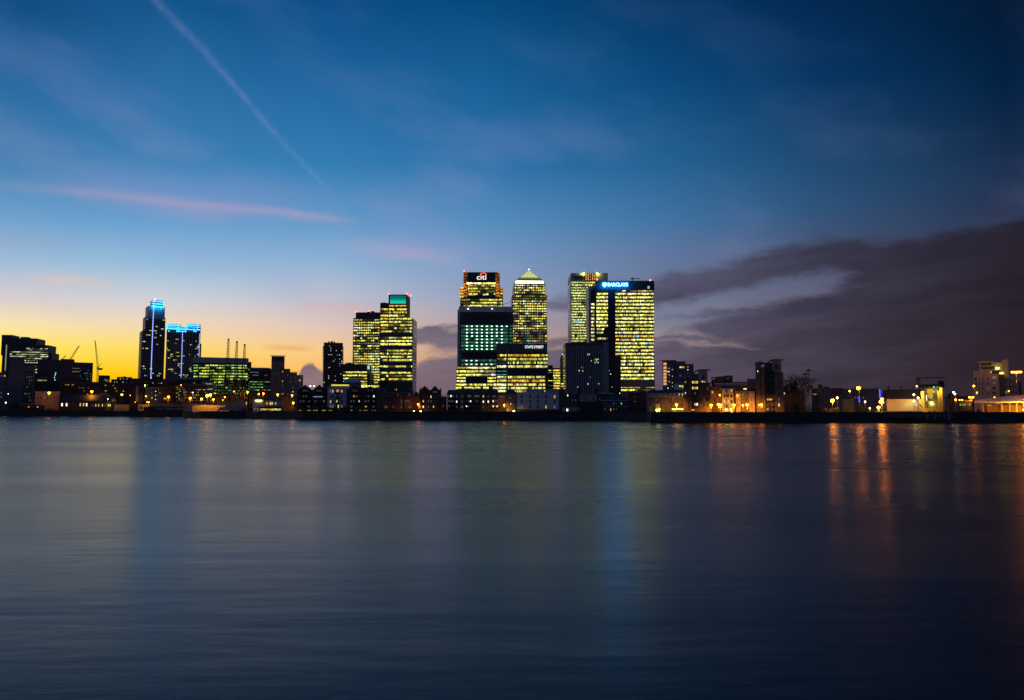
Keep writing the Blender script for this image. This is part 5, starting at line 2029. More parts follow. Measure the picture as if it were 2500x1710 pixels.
hip(b, 1466, 1537, 979, 968.5, 12, pbr("navy_slates", (.03, .035, .06), .6, .2), inset=10)
cornice(b, 1467, 1536, 978.6, -.4, .35, .35, M_TRIM, 'eaves_board')
cornice(b, 1478, 1534, 993.2, -.2, .25, .3, M_TRIM, 'gallery_rail')
wins(b, [1477, 1498, 1505, 1517], [985.5], 2.6, 5.5, ".d.g")
wins(b, [1491], [1000.5], 2.2, 7, "o")
wins(b, [1477, 1498, 1505], [999.5], 2.4, 2.6, "kkd")
b = front("brick_row_houses", "dark red brick houses behind the boathouse, dim and mostly unlit", "house", 1458, 1500, 30)
b.box("wall", 1458, 1500, 962, None, 0, 10, M_RBRICK)
hip(b, 1458, 1500, 962, 959, 10, M_SLATE)
win(b, 1464, 975, 2.6, 3, 'd')
b = front("red_brick_block", "plain dark red brick block faintly lit left of the beige corner flats", "flats", 1534, 1575, 28)
b.box("wall", 1534, 1562, 960, None, 0, 12, M_RBRICK)
b.box("wall_wing", 1562.2, 1577, 955, None, -.5, 12, M_RBRICK)
cornice(b, 1533, 1563, 960, 0, .4, .3, M_BRICK, 'parapet')
wins(b, [1550, 1557, 1567], [970, 981], 2.2, 2.6, "d../k.d")
win(b, 1513, 960.5, 2, 2.6, 'b', 0)

# --- beige corner flats with green-yellow lamps
b = front("beige_corner_flats", "low beige flats with dark overhanging roof and a row of lime lamps below", "flats", 1583, 1668, 16)
b.box("wall", 1584, 1640, 960, None, 0, 14, M_CREAM)
b.box("right_wall", 1640.2, 1670, 959, None, -1, 14, M_CREAM)
hip(b, 1582, 1668, 960, 952.5, 14, pbr("black_roof", (.03, .025, .025), .7), inset=2)
b.box("brick_base", 1584, 1640, 971, None, -.25, .2, M_YBRICK)
b.box("brick_base", 1640.2, 1668, 974, None, -1.25, .2, M_YBRICK)
wins(b, [1602, 1621, 1631], [964, 977.5, 988.5], 3.6, 5.6, "", -.26)
wins(b, [1643, 1647, 1654, 1658, 1666], [963.5], 2.8, 5.8, ".d.ww", -1.26)
wins(b, [1643, 1654, 1664], [977, 988], 2.8, 6.5, "", -1.26)
b.box("porch_roof", 1593, 1612, 986.5, 988, -2, 2, M_TRIM)
b.box("porch_wall", 1600, 1611, 988.2, None, -1.6, 1.3, M_CREAM)
mb = MB()
for i in range(8):
    x, z = b.loc(1642 + i * 3.5, 999.5 + .4 * math.sin(i), -3)
    mb.ball((x, -3, z), .3, 8, 5)
mb.obj("lime_lamp_row", E("lime_lamp", (.85, 1, .12), 9), b.e)
mb = MB()
x0, z = b.loc(1640, 999, -3)
x1, _ = b.loc(1669, 999, -3)
mb.box(x0, x1, -2.9, -2.7, z + .2, z + .35)
for k in range(5):
    x = x0 + (x1 - x0) * k / 4
    mb.box(x - .05, x + .05, -2.9, -2.75, 0, z + .2)
mb.obj("lamp_rail", M_POLE, b.e)
mb = MB()
for (px, py) in ((1603.5, 1001.5), (1609.5, 1000)):
    x, z = b.loc(px, py, -3.4)
    mb.ball((x, -3.4, z), .5, 8, 5)
    mb.bar((x, -3.4, 0), (x, -3.4, z), .08)
mb.obj("yard_lamp_pair", E("lime_lamp", (.85, 1, .12), 9), b.e)

# --- background stair tower with peach windows
b = Bd("residential_tower", "dark flats tower with a column of seven glowing peach stair windows", "tower block", 1617, 1674, 600, None, pym=920)
b.box("tower_body", 1617.5, 1651, 881, None, 0, 14, pbr("blue_grey_cladding", (.12, .13, .16), .6, .15))
b.box("right_tower", 1650, 1674.5, 882.5, None, -.6, 15, pbr("blue_grey_cladding", (.12, .13, .16), .6, .15))
b.box("lift_shaft", 1634.5, 1649.5, 886, None, -.9, 2, pbr("mauve_cladding", (.14, .11, .13), .7))
cornice(b, 1610, 1651, 880.6, -1.5, .35, 1.2, M_BLACK, 'oversailing_roof')
for y in (888.8, 898, 906.3, 914.2, 921.8, 929.8, 937.5):
    win(b, 1623.5, y, 8.6, 7.0, 'p', 0, 'd')
wins(b, [1630.5, 1633.8], lsp(892, 948, 8), 2.0, 3.2, ".d/dw/bb/.w/.d/.w/d./b.")
wins(b, [1641.5], [903, 919, 935, 944], 1.7, 2.4, "y/y/y/y", -.9)
wins(b, [1654, 1661.5, 1668], lsp(897, 938, 5), 6, 4.6, ".yo/.../.d./.../...", -.6, 'd')
b = Bd("residential_tower", "short bluish flats block right behind the tower with peach stair windows", "tower block", 1674, 1694, 640, None, pym=920)
b.box("tower_body", 1674.5, 1694, 890, None, 0, 14, pbr("blue_grey_cladding", (.12, .13, .16), .6, .15))
wins(b, [1679.5], [896, 903, 911], 1.8, 3.2, "w/b/d")
cornice(b, 1674.5, 1694, 890, 0, .4, .2, M_DARK, 'parapet')
b = Bd("white_lit_building", "white walled block with lime lit balcony before the peach windowed tower", "flats", 1646, 1672, 560, None, pym=940)
b.box("wall", 1646, 1671, 938, None, 0, 8, M_WHITE)
win(b, 1660, 943, 5, 4.6, 'y')
win(b, 1666, 944, 5, 4.6, 'y')
cornice(b, 1646, 1671, 938, 0, .3, .25)

# --- curved roof tower (left)
def curvetower(label, cat, sh, mid, bei, roofp, off, px0, px1, wins_rows, lit, top_left):
    b = front("curved_roof_flats", label, cat, px0, px1, off)
    return b


b = front("curved_roof_flats", "brick flats with a white curved roof left of the bright lamps", "flats", 1669, 1734, 12)
b.box("brick_shaft", 1669, 1687, 923, None, -.4, 10, M_YBRICK)
b.box("shaft_rib", 1677.5, 1680, 921.5, None, -.9, .6, M_BRICK)
b.box("wall", 1687.2, 1734, 935, None, 0, 16, M_BRICK)
b.box("beige_turret", 1705, 1727.5, 904.5, 935.2, -.2, 10, M_CREAM)
b.box("glazed_link", 1690, 1705, 913, 935.2, .5, 9, M_GLASS)
curved_roof(b, 1691, 1733.5, 903, 912.5, 10, M_TRIM)
win(b, 1716.5, 921.5, 7.5, 9.5, '.', -.2, 'd')
b.rows(1713, 1722, [932.5], 3.8, 3, dict(p=1, pal=[(1, (1, .7, .1))], s=.9), y0=-.22)
wins(b, [1691.5, 1697, 1702], [934.5, 948.5, 961, 974, 988.5], 4.2, 8.5, "yoy/yoy/.d./.../.wb", -.02, 'd')
wins(b, [1690, 1694], [1001.5], 2.2, 2, "bb", -.02)
for py in (941, 955, 968, 981, 995):
    balcony(b, 1688, 1706, py)
wins(b, [1673.5], [933, 960], 1.9, 4, "w/b", -.4)
wins(b, [1719, 1728], [948, 963, 977, 990], 3.6, 7.5, "", 0, 'd', .08, 'k')
mb = MB()
for px in (1671, 1682):
    x, z = b.loc(px, 922)
    mb.box(x - .3, x + .3, -.6, .2, z, z + .9)
mb.obj("coping_stubs", M_TRIM, b.e)

# --- low middle block with orange lit bays
b = front("bayed_flats", "long flats with three projecting bays washed orange by street lamps", "flats", 1734, 1845, 20)
b.box("wall", 1734, 1845, 943, None, 0, 14, M_BRICK)
b.box("upper_band", 1745, 1825, 935, 943.2, 1.5, 12, M_GREY)
b.box("roof_slab", 1734, 1824, 933.3, 935, 1, 13, M_BLACK)
b.rows(1748, 1778, [938], 2.2, 12, dict(p=.7, pal=[(1, (.7, .5, .45))], s=.14, gap=.5, run=(1, 2)), y0=1.48)
b.box("bay_front", 1762, 1790, 950, None, -1.8, 1.8, M_CREAM)
b.box("bay_front", 1796, 1807.5, 960.5, None, -2.4, 2.4, M_CREAM)
b.box("bay_front", 1828, 1842, 958, None, -2.4, 2.4, M_CREAM)
b.box("bay_link", 1807.6, 1827.8, 957, None, -1.4, 1.4, M_YBRICK)
cornice(b, 1760, 1792, 950, -1.8, .4, .4, M_TRIM)
cornice(b, 1795, 1843, 957, -2.3, .4, .3, M_TRIM)
wins(b, [1769, 1774, 1778], [955, 967, 980, 991.5], 3.6, 8.2, "k.k/.../wkw/k.k", -1.81, 'd')
wins(b, [1786], [954, 968, 981], 5.5, 7, "o/././", -1.81, 'd')
wins(b, [1799, 1804.5], [964, 976.5, 990], 2.6, 6, "oo", -2.41)
wins(b, [1813, 1821], [964, 976, 988], 4, 7, "k.", -1.41)
wins(b, [1831, 1835, 1839], [964], 2.6, 6.5, "kkk", -2.41)
wins(b, [1835], [976, 989], 2.6, 7, "", -2.41)
wins(b, [1738.5, 1741], [958], 2.0, 5.4, "yo", 0)
wins(b, [1745, 1752, 1758], [966, 978, 990], 3, 6.5, "", 0, 'd', .06, 'k')
b.box("ceiling_lit_room", 1815, 1823, 948.5, 951.5, -.2, .15, E("lime_room_light", (.85, .9, .15), 1.3))
b = Bd("penthouse_block", "dark roof level block standing behind the bayed flats", "flats", 1737, 1789, 520, None, pym=930)
b.box("wall", 1737, 1751, 922, None, 0, 10, M_BRICK)
b.box("middle_wall", 1751.2, 1770, 919.5, None, -.3, 10, M_BRICK)
b.box("right_wall", 1769, 1789, 917, None, 0, 10, M_BRICK)
cornice(b, 1735, 1752, 921.5, -.5, .3, .4, M_GREY, 'roof_slab')
wins(b, [1742, 1748], [925.5], 4, 4.4, "k.")
wins(b, lsp(1754, 1767, 4), [926.5], 2.4, 5, "....", -.3)
wins(b, [1775, 1780], [924], 2.4, 3, "dd")
b = Bd("grey_block", "mauve windowless block between the bayed flats and the tall brick tower", "flats", 1824, 1846, 500, None, pym=940)
b.box("wall", 1824, 1846, 925.5, None, 0, 10, pbr("mauve_cladding", (.14, .11, .13), .7))
cornice(b, 1824, 1846, 925.7, 0, .4, .2, M_GREY, 'parapet')

# --- tall curved roof tower
b = front("curved_roof_tower", "tall brick riverside tower with an oversailing white curved roof", "tower block", 1844, 1913, 14)
b.box("brick_pier", 1844.5, 1856, 884.5, None, -.8, 12, M_YBRICK)
b.box("brick_pier", 1858, 1867, 896.5, None, -1.6, 6, M_YBRICK)
b.box("slot", 1855.5, 1858.2, 890, None, .4, 8, M_DARK)
b.box("wall", 1866.8, 1890, 888, None, 0, 16, M_BRICK)
b.box("right_brick_pier", 1889.8, 1913, 909, None, -.6, 14, M_YBRICK)
b.box("beige_turret", 1885, 1907.5, 879.5, 908.8, -.3, 10, M_CREAM)
b.box("glazed_link", 1872, 1885, 886, 900, .8, 8, M_GLASS)
curved_roof(b, 1870, 1912, 878, 888.5, 11, M_TRIM)
win(b, 1896, 896.5, 9, 11, '.', -.3, 'd')
b.box("roof_rail", 1851, 1870, 885.5, 888, 1, 6, M_BLACK)
b.roofplant(1851, 1862, 882.5, 885, n=3)
for k, py in enumerate((904, 917, 930, 943, 956, 977, 990, 1001)):
    wins(b, [1874.5, 1880, 1884.5], [py], 4.0, 7.5, ["...", "...", "...", "...", "...", "wyo", "d.k", "w.d"][k], 0, 'd')
    balcony(b, 1870, 1889, py + 5)
for k, py in enumerate((920, 934, 948, 962, 976, 989)):
    win(b, 1902, py, 5, 9, ['.', '.', '.', '.', 'd', 'w'][k], -.6, 'd')
wins(b, [1850], [907, 921, 935, 949, 962, 976], 2.0, 4.5, "b/././././.", -.8, 'd')
b.box("ground_floor_lit", 1866, 1877, 1001, None, -.7, .6, M_CREAM)

# --- bare tree, masts
bare_tree("bare_tree", "large leafless tree beside the tall brick riverside tower", 1940, 911, bankY(1940) + 26, 1.15, 3, levels=7)
bare_tree("bare_tree", "thin leafless tree just behind the two floodlight masts", 1962, 918, bankY(1960) + 34, .9, 9, levels=6)
bare_tree("bare_tree", "leafless tree on the promenade in front of the dim stone flats", 421, 962, bankY(421) + 8, .9, 5, levels=6)
bare_tree("bare_tree", "small leafless tree above the red brick range, near the lamp cluster", 455, 958, bankY(455) + 14, .8, 12, levels=5)
bare_tree("bare_tree", "leafless tree with wide crown at the foot of the bluish hall", 200, 930, bankY(200) + 60, 1.3, 15, levels=7)
for (px, pt, lab) in ((1974, 903.5, "taller of two floodlight masts with a round lamp head"), (1967.5, 912.5, "shorter floodlight mast standing left of its taller twin")):
    Ym = bankY(px) + 18
    d = ray(px, pt)
    t = Ym / d.y
    o = thing("floodlight_mast", lab, "light mast", (d.x * t, Ym, GZ), 0, "unlit floodlight masts")
    H = CAM_Z + d.z * t - GZ
    mb = MB()
    mb.bar((0, 0, 0), (0, 0, H), .28, .14, 8)
    mb.obj("mast", M_POLE, o)
    mb = MB()
    mb.ball((0, 0, H), .75, 8, 6, sz=.6)
    for k in range(5):
        a_ = math.pi * 2 * k / 5 + .2
        mb.box(1.3 * math.cos(a_) - .3, 1.3 * math.cos(a_) + .3, 1.3 * math.sin(a_) - .25, 1.3 * math.sin(a_) + .25, H - .7, H - .1)
        mb.bar((0, 0, H), (1.3 * math.cos(a_), 1.3 * math.sin(a_), H - .3), .05)
    mb.obj("floodlight_head", M_BLACK, o)

# --- right hand low buildings
b = Bd("low_depot", "long low grey depot with a square roof box behind the starry lamps", "depot", 1983, 2140, 560, None, pym=960)
b.box("wall", 1982, 2058, 948, None, 0, 16, M_DGREY)
b.box("dark_wing", 1981, 1997, 949, None, -.6, 12, M_DARK)
b.box("roof_box", 1997, 2007, 939, 948, 3, 6, M_DARK)
b.box("roof_box", 2009, 2024, 944.5, 948, 3, 6, M_DARK)
b.box("right_wing", 2030, 2058, 949, 962, -.5, 12, M_BRICK)
b.box("far_wing", 2058.2, 2145, 949.5, None, 1, 16, M_DGREY)
wins(b, lsp(2010, 2052, 5), [955], 4, 4, ".....", -.02, 'd')
wins(b, [2070, 2078, 2088, 2094, 2108], [971], 2.6, 5, ".kkkk", .98)
b.rows(1984, 1995, [963], 2.6, 4, dict(p=1, pal=[(1, (1, .75, .1))], s=.7), y0=-.62)
b = Bd("green_walled_shed", "low olive lit shed wall between the two starry lamps", "shed", 2056, 2084, 480, None, pym=975)
b.box("wall", 2056, 2084, 974, None, 0, 8, pbr("olive_render", (.3, .32, .12), .8))
hip(b, 2056, 2084, 974, 970, 8, M_SLATE)
win(b, 2066, 979, 3, 3, 'd')
b = Bd("low_dark_house", "dark hedge height brick building at the foot of the leafless tree", "house", 1912, 1968, 460, None, pym=975)
b.box("wall", 1912, 1962, 957, None, 0, 10, M_BRICK)
hip(b, 1911, 1963, 957, 953, 10, M_SLATE)
wins(b, [1915], [961], 2.0, 5, "y")
b.box("high_wing", 1959, 1965, 948, None, -1, 6, M_BRICK)

# blue light columns
for (px, p0, p1, Yc, lab) in ((2148, 950.5, 973, 432, "tall glowing blue light column by the brightest right lamp"), (2097.8, 968.5, 983, 432, "short glowing blue light column under the high central lamp")):
    b = Bd("light_column", lab, "light column", px - 1, px + 1, Yc, None, pym=970)
    b.box("light_tube", px - .9, px + .9, p0, p1, -.2, .4, E("deep_blue_tube", (.02, .06, 1.0), 5))
    b.box("base", px - 1.3, px + 1.3, p1, None, -.3, .6, M_BLACK)

# shed with white wall and vents
b = front("white_walled_shed", "large shed with black roof, roof vents and a glowing cream wall", "shed", 2160, 2248, 22)
b.box("wall", 2164, 2248, 974, None, 0, 22, pbr("cream_sheet_wall", (.55, .52, .38), .7, .1))
mb = MB()
xa, xb = b.x(2152, 974), b.x(2252, 974)
xa2 = b.x(2157, 952, 6)
ze = b.z(2200, 974.5)
zr = b.z(2200, 951.5, 8)
mb.hexa([(xa, -.6, ze), (xb, -.6, ze), (xb, 22, ze), (xa, 22, ze)], [(xa2, 8, zr), (xb, 8, zr), (xb, 12, zr), (xa2, 12, zr)])
mb.obj("roof", pbr("black_roof", (.03, .025, .025), .7), b.e)
for px in (2169, 2200.5, 2232):
    x, z = b.loc(px, 951.5, 9)
    z1 = b.z(px, 943.5, 9)
    mb = MB()
    mb.bar((x, 9, z - 1), (x, 9, z1 - .5), .55, n=8)
    mb.bar((x, 9, z1 - .8), (x, 9, z1), .85, .5, 8)
    mb.obj("roof_vent", M_BLACK, b.e)
b.box("plinth", 2160, 2250, 1004, None, -1.2, 1.1, M_DARK)

# --- yellow lit lock gatehouse
b = front("lock_control_tower", "yellow lit gate tower with dark top platform, crane beam and stairs inside", "gate tower", 2249, 2303, 16)
M_YP = pbr("yellow_paint", (.62, .42, .06), .6, .12)
b.box("column", 2249, 2257, 955, 1006, 0, 2, M_YP)
b.box("column", 2290, 2294.5, 955, 1006, .3, 1.8, M_YP)
b.box("column", 2295, 2302, 947, 1006, -.2, 2.2, M_YP)
b.box("rear_wall", 2257.2, 2290, 949, 978, 6, .6, M_DGREY)
b.box("inner_wall", 2264, 2278, 950, 967, 5, .5, M_YP)
b.box("gate_leaf", 2257.5, 2293, 978.5, 1000, 4, .5, M_CREAM)
b.box("base_beam", 2249, 2302, 997.5, 1008, -.5, 2.6, M_YP)
b.box("head_platform", 2246, 2306, 938.5, 946.5, -1.5, 8, M_BLACK)
b.box("left_cab", 2237.5, 2247, 923, 946, -1.2, 4, M_BRICK)
b.box("roof_cabin", 2290, 2305, 930, 938.4, -.8, 6, M_BLACK)
b.box("crane_beam", 2236, 2310, 921.8, 923.8, -1.3, 1, M_BLACK)
b.box("hanging_panel", 2277.5, 2289, 953, 975, 1, 1.2, M_DARK)
for (py) in (949, 957):
    win(b, 2279.8, py, 1.6, 1.8, '.', -1.6)
for (px, py) in ((2279.8, 945.5), (2279.8, 957)):
    x, z = b.loc(px, py, -1.7)
    mb = MB()
    mb.ball((x, -1.8, z), .22, 8, 5)
    mb.obj("signal_lamp", E("green_signal", (.02, 1, .35), 7), b.e)
mb = MB()
for i in range(6):
    x0, z = b.loc(2258, 983 + i * 2.6, .8)
    x1, _ = b.loc(2293, 983 + i * 2.6, .8)
    mb.box(x0, x1, .8, .95, z - .08, z + .08)
for px in (2264, 2279, 2291):
    x, z = b.loc(px, 982, .8)
    mb.box(x - .1, x + .1, .75, .79, b.z(px, 997, .8), z)
mb.obj("gate_railing", M_BLACK, b.e)
mb = MB()
for i in range(7):
    x0, z0 = b.loc(2264 + i * 1.6, 968 + i * 1.6, 3)
    mb.box(x0, x0 + 3, 3, 4.6, z0 - .1, z0 + .1)
mb.obj("stair_flight", M_GREY, b.e)
b.box("window_strip", 2266, 2273, 1004, 1006.5, -.7, .2, M_BLACK)
b.box("window_strip", 2278, 2285, 1004, 1006.5, -.7, .2, M_BLACK)
mb = MB()
for (px, py, px2, py2) in ((2237, 975, 2252, 999), (2228, 988, 2243, 976), (2228, 991, 2246, 1002), (2243, 985, 2250, 992)):
    p_, q_ = b.loc(px, py, 0), b.loc(px2, py2, 0)
    mb.bar((p_[0], -.3, p_[1]), (q_[0], -.3, q_[1]), .14)
x, z = b.loc(2246, 996, 0)
for k in range(12):
    a0, a1 = math.pi * 2 * k / 12, math.pi * 2 * (k + 1) / 12
    mb.bar((x + .9 * math.cos(a0), -.3, z + .9 * math.sin(a0)), (x + .9 * math.cos(a1), -.3, z + .9 * math.sin(a1)), .1)
mb.obj("winch_frame", M_BLACK, b.e)
for (px, py, pw) in ((2253, 958, 2500), (2270, 953, 1200), (2289, 951, 2500), (2275, 984, 1500)):
    x, z = b.loc(px, py, -1.5)
    ld = bpy.data.lights.new("gate_floodlight", 'SPOT')
    ld.spot_size = R(150)
    ld.spot_blend = .5
    ld.energy = pw * .7
    ld.color = (1, .72, .12)
    ld.shadow_soft_size = .25
    lo = link("gate_floodlight", ld, b.e)
    lo.rotation_euler = (R(80), 0, 0)
    lo.location = (x, -2.6 if px != 2275 else 3.4, z)
x, z = b.loc(2262, 975, -.2)
b.box("tube_lamp", 2261.4, 2262.6, 965, 978, -.3, .2, E("white_tube", (1, .95, .5), 4))

# aerial poles
for (px, pt, lab) in ((2310, 903, "thin aerial pole right of the yellow gate tower"), (2335, 948, "short slanting pole between the gate tower and the pale flats"), (2406, 905, "tall thin pole before the pale flats")):
    b = Bd("pole", lab, "pole", px - 1, px + 1, bankY(px) + 12, None, pym=950)
    x, z = b.loc(px, pt)
    mb = MB()
    mb.bar((x, 0, 0), (x, 0, z), .13, .05, 6)
    mb.obj("shaft", M_POLE, b.e)
    mb = MB()
    mb.bar((x - .4, 0, z * .93), (x + .4, 0, z * .93), .05)
    mb.obj("crossarm", M_POLE, b.e)

# container cabin
b = front("site_cabin", "long brown cabin with a row of dim lit windows near the yellow gate tower", "cabin", 2343, 2374, 18)
b.box("wall", 2343, 2374, 979, 1003, 0, 5, M_BRICK)
b.box("skids", 2346, 2372, 1003.2, None, .5, 4, M_BLACK)
b.box("roof", 2342.5, 2374.5, 977.5, 979, -.2, 5.4, M_GREY)
wins(b, [2344.6, 2351, 2355.5, 2363, 2367.5], [988.5], 3.2, 5, "gggkg", 0, 'd')
b = Bd("distant_shed", "low dark sheds with a white floodlight behind the brown cabin", "shed", 2306, 2380, 520, None, pym=970)
b.box("wall", 2306, 2380, 968, None, 0, 12, M_DARK)
hip(b, 2311, 2340, 968, 961, 10, M_SLATE)
win(b, 2322, 972, 4, 2, 'k')

# --- pale flats at right
b = Bd("pale_flats", "pale stepped flats with lime lit balconies near the right edge", "flats", 2377, 2452, 470, None, pym=930)
M_PK = pbr("pinkish_render", (.42, .34, .30), .8, .1)
b.box("wall", 2386, 2439, 915, None, 0, 16, M_PK)
b.box("left_wing", 2377, 2387, 908, None, 1.5, 14, M_PK)
b.box("upper_wall", 2383, 2450, 906.5, 915.2, 2, 12, M_PK)
b.box("penthouse", 2391, 2448, 885, 906.3, 3, 10, M_PK)
b.box("roof_slab", 2385, 2426, 883, 885, 2, 11, M_TRIM)
b.box("recess_shade_panel", 2394, 2421, 886.5, 892, 2.8, .3, M_BLACK)  # black panels proud of the wall stand in for shaded recesses
b.box("recess_shade_panel", 2395, 2430, 896, 902, 2.8, .3, M_BLACK)
b.box("recess_shade_panel", 2421, 2444, 904.5, 913, 1.7, .3, M_BLACK)
b.box("right_wall", 2439.2, 2453, 916, None, 1, 14, M_BRICK)
b.box("pale_shaft", 2447.5, 2462, 878, 925, 2, 6, M_CREAM)
wins(b, [2391.5, 2399.5, 2412], [924, 937, 949, 961], 4.6, 8.0, "", 0)
wins(b, [2427.5], [922, 935, 947.5, 959.5], 9, 7, "k", 0)
wins(b, [2381], [926, 940], 5, 7, "", 1.5, 'd')
wins(b, [2419.5], [909], 4.5, 5, "p", 1.65)
wins(b, [2413, 2410], [913.5], 3, 2.2, "kk", 1.6)
for (px0, px1, py) in ((2430, 2440, 899.5), (2441, 2449, 911.5)):
    b.box("balcony_lamp", px0, px1, py - 1.4, py + 1.4, 1.2, .5, E("lime_balcony_light", (.9, 1, .1), 7))
b = Bd("pale_flats", "second pale flats block running out of the right picture edge", "flats", 2452, 2540, 480, None, pym=940)
b.box("wall", 2452, 2486, 926, None, 0, 16, M_PK)
b.box("slot", 2485.8, 2493, 932, None, 1.2, 12, M_BRICK)
b.box("right_wall", 2492.8, 2545, 924, None, 0, 16, M_PK)
wins(b, [2457, 2466], [932, 945, 958], 6, 7, "../../k.", 0)
wins(b, [2475, 2481], [932, 945, 958], 3, 6, "../../..", 0, 'd')
cornice(b, 2452, 2486, 926, 0, .4, .2)

# --- big canopy
b = front("quay_canopy", "broad curved canopy roof glowing orange on white posts at the right", "canopy", 2380, 2540, 14)
mb = MB()
N = 18
prev = None
for i in range(N + 1):
    u_ = i / N
    px = 2380 + 180 * u_
    py = 983 - 13.5 * math.sin(min(1, u_ * 1.35) * math.pi / 2)
    x, z = b.loc(px, 982, 0)
    zt_ = b.z(px, py, 0)
    cur_ = (x, z, zt_)
    if prev:
        xa, za, ta = prev
        # curved shell: front eave low, crest behind
        mb.hexa([(xa, -1, za - .25), (x, -1, z - .25), (x, 14, z - .25), (xa, 14, za - .25)],
                [(xa, -1, za), (x, -1, z), (x, 14, zt_ + 1.2), (xa, 14, ta + 1.2)])
    prev = cur_
mb.obj("roof", pbr("white_sheet_roof", (.5, .45, .4), .45, .1), b.e)
b.box("fascia", 2378, 2560, 981, 984, -1.4, .35, M_TRIM)
for px in (2399, 2409, 2445, 2464, 2481, 2499):
    b.box("post", px - .8, px + .8, 984, None, -.6, .5, M_TRIM)
b.box("rear_wall", 2398, 2555, 989, None, 6, .4, M_BRICK)
for (px, py) in ((2416, 990), (2436, 985.5)):
    b.box("strip_lamp", px - 4, px + 4, py - .5, py + .5, 2, .3, E("dim_white_tube", (.9, .7, .5), .9))
b = front("parked_van", "dark van parked under the left end of the orange canopy", "van", 2386, 2396, 10)
mb = MB()
x0, x1 = b.x(2383, 1000), b.x(2397, 1000)
mb.hexa([(x0, -1, .4), (x1, -1, .4), (x1, 1, .4), (x0, 1, .4)], [(x0 + .1, -.95, 1.1), (x1 - .1, -.95, 1.1), (x1 - .1, .95, 1.1), (x0 + .1, .95, 1.1)])
mb.hexa([(x0 + .1, -.95, 1.1), (x1 - .5, -.95, 1.1), (x1 - .5, .95, 1.1), (x0 + .1, .95, 1.1)], [(x0 + .3, -.85, 2.1), (x1 - 1.2, -.85, 2.1), (x1 - 1.2, .85, 2.1), (x0 + .3, .85, 2.1)])
mb.obj("body", M_BLACK, b.e)
for xx in (x0 + .7, x1 - .7):
    mb = MB()
    mb.bar((xx, -1.05, .38), (xx, -.8, .38), .38, n=12)
    mb.obj("wheel", M_BLACK, b.e)
mb = MB()
mb.box(x0 - .02, x0 + .06, -.85, -.6, .8, 1.0)
mb.obj("tail_light", E("red_tail_light", (1, .05, .03), 3), b.e)

# --- jetty with railings
b = Bd("jetty", "timber jetty with thin white rails on piles below the gate tower", "jetty", 2160, 2332, bankY(2250) - 7, None, base=0.0, pym=1020)
x0, x1 = b.x(2160, 1020), b.x(2325, 1020)
zd = b.z(2250, 1020)
mb = MB()
mb.box(x0, x1, 0, 5, zd - .35, zd)
mb.obj("deck", M_BLACK, b.e)
mb = MB()
n = 22
for i in range(n + 1):
    x = x0 + (x1 - x0) * i / n
    mb.bar((x, .3, -3), (x, .3, zd - .3), .22, n=6)
    mb.bar((x, 4.6, -3), (x, 4.6, zd - .3), .22, n=6)
mb.obj("piles", M_BLACK, b.e)
mb = MB()
zr_ = b.z(2250, 1013)
mb.box(x0, x1, .06, .12, zr_ - .05, zr_ + .05)
for i in range(19):
    x = x0 + (x1 - x0) * i / 18
    mb.box(x - .05, x + .05, .0, .055, zd, zr_)
mb.obj("railing", M_TRIM, b.e)
for px in (2265, 2283, 2317):
    b.box("mooring_post", px - .6, px + .6, 1008 if px > 2300 else 1013, 1027, -.5, .45, M_TRIM)

# promenade railings (dark) along the right bank
for i, (a, c, lab) in enumerate(((1690, 1850, "dark promenade railing in front of the bayed flats"), (1850, 1915, "railing at the foot of the tall brick riverside tower"),
                                 (1262, 1366, "low railing before the white flats"), (2380, 2500, "quay railing below the orange canopy"))):
    fence("railing", lab, "railing", a, c, 1006.5 if a > 1600 else 1006, 3.5, M_POLE, 1.6, 3)

# floating pontoon pilings (small) at x 1595-1690
for k, (px, lab) in enumerate(((1597, "leftmost mooring pile at the step of the river wall"), (1609, "mooring pile between two others near the wall step"), (1623, "third mooring pile from the wall step"), (1641, "mooring pile below the lime lamp row"))):
    b = Bd("mooring_pile", lab, "pile", px - 1, px + 1, bankY(px) - 2.5, None, base=0.0, pym=1025)
    x, z = b.loc(px, 1026)
    mb = MB()
    mb.bar((x, 0, -3), (x, 0, z), .25, n=8)
    mb.obj("pile", M_BLACK, b.e)
    mb = MB()
    mb.bar((x, 0, z), (x, 0, z + .25), .3, .1, 8)
    mb.obj("cap", M_TRIM, b.e)

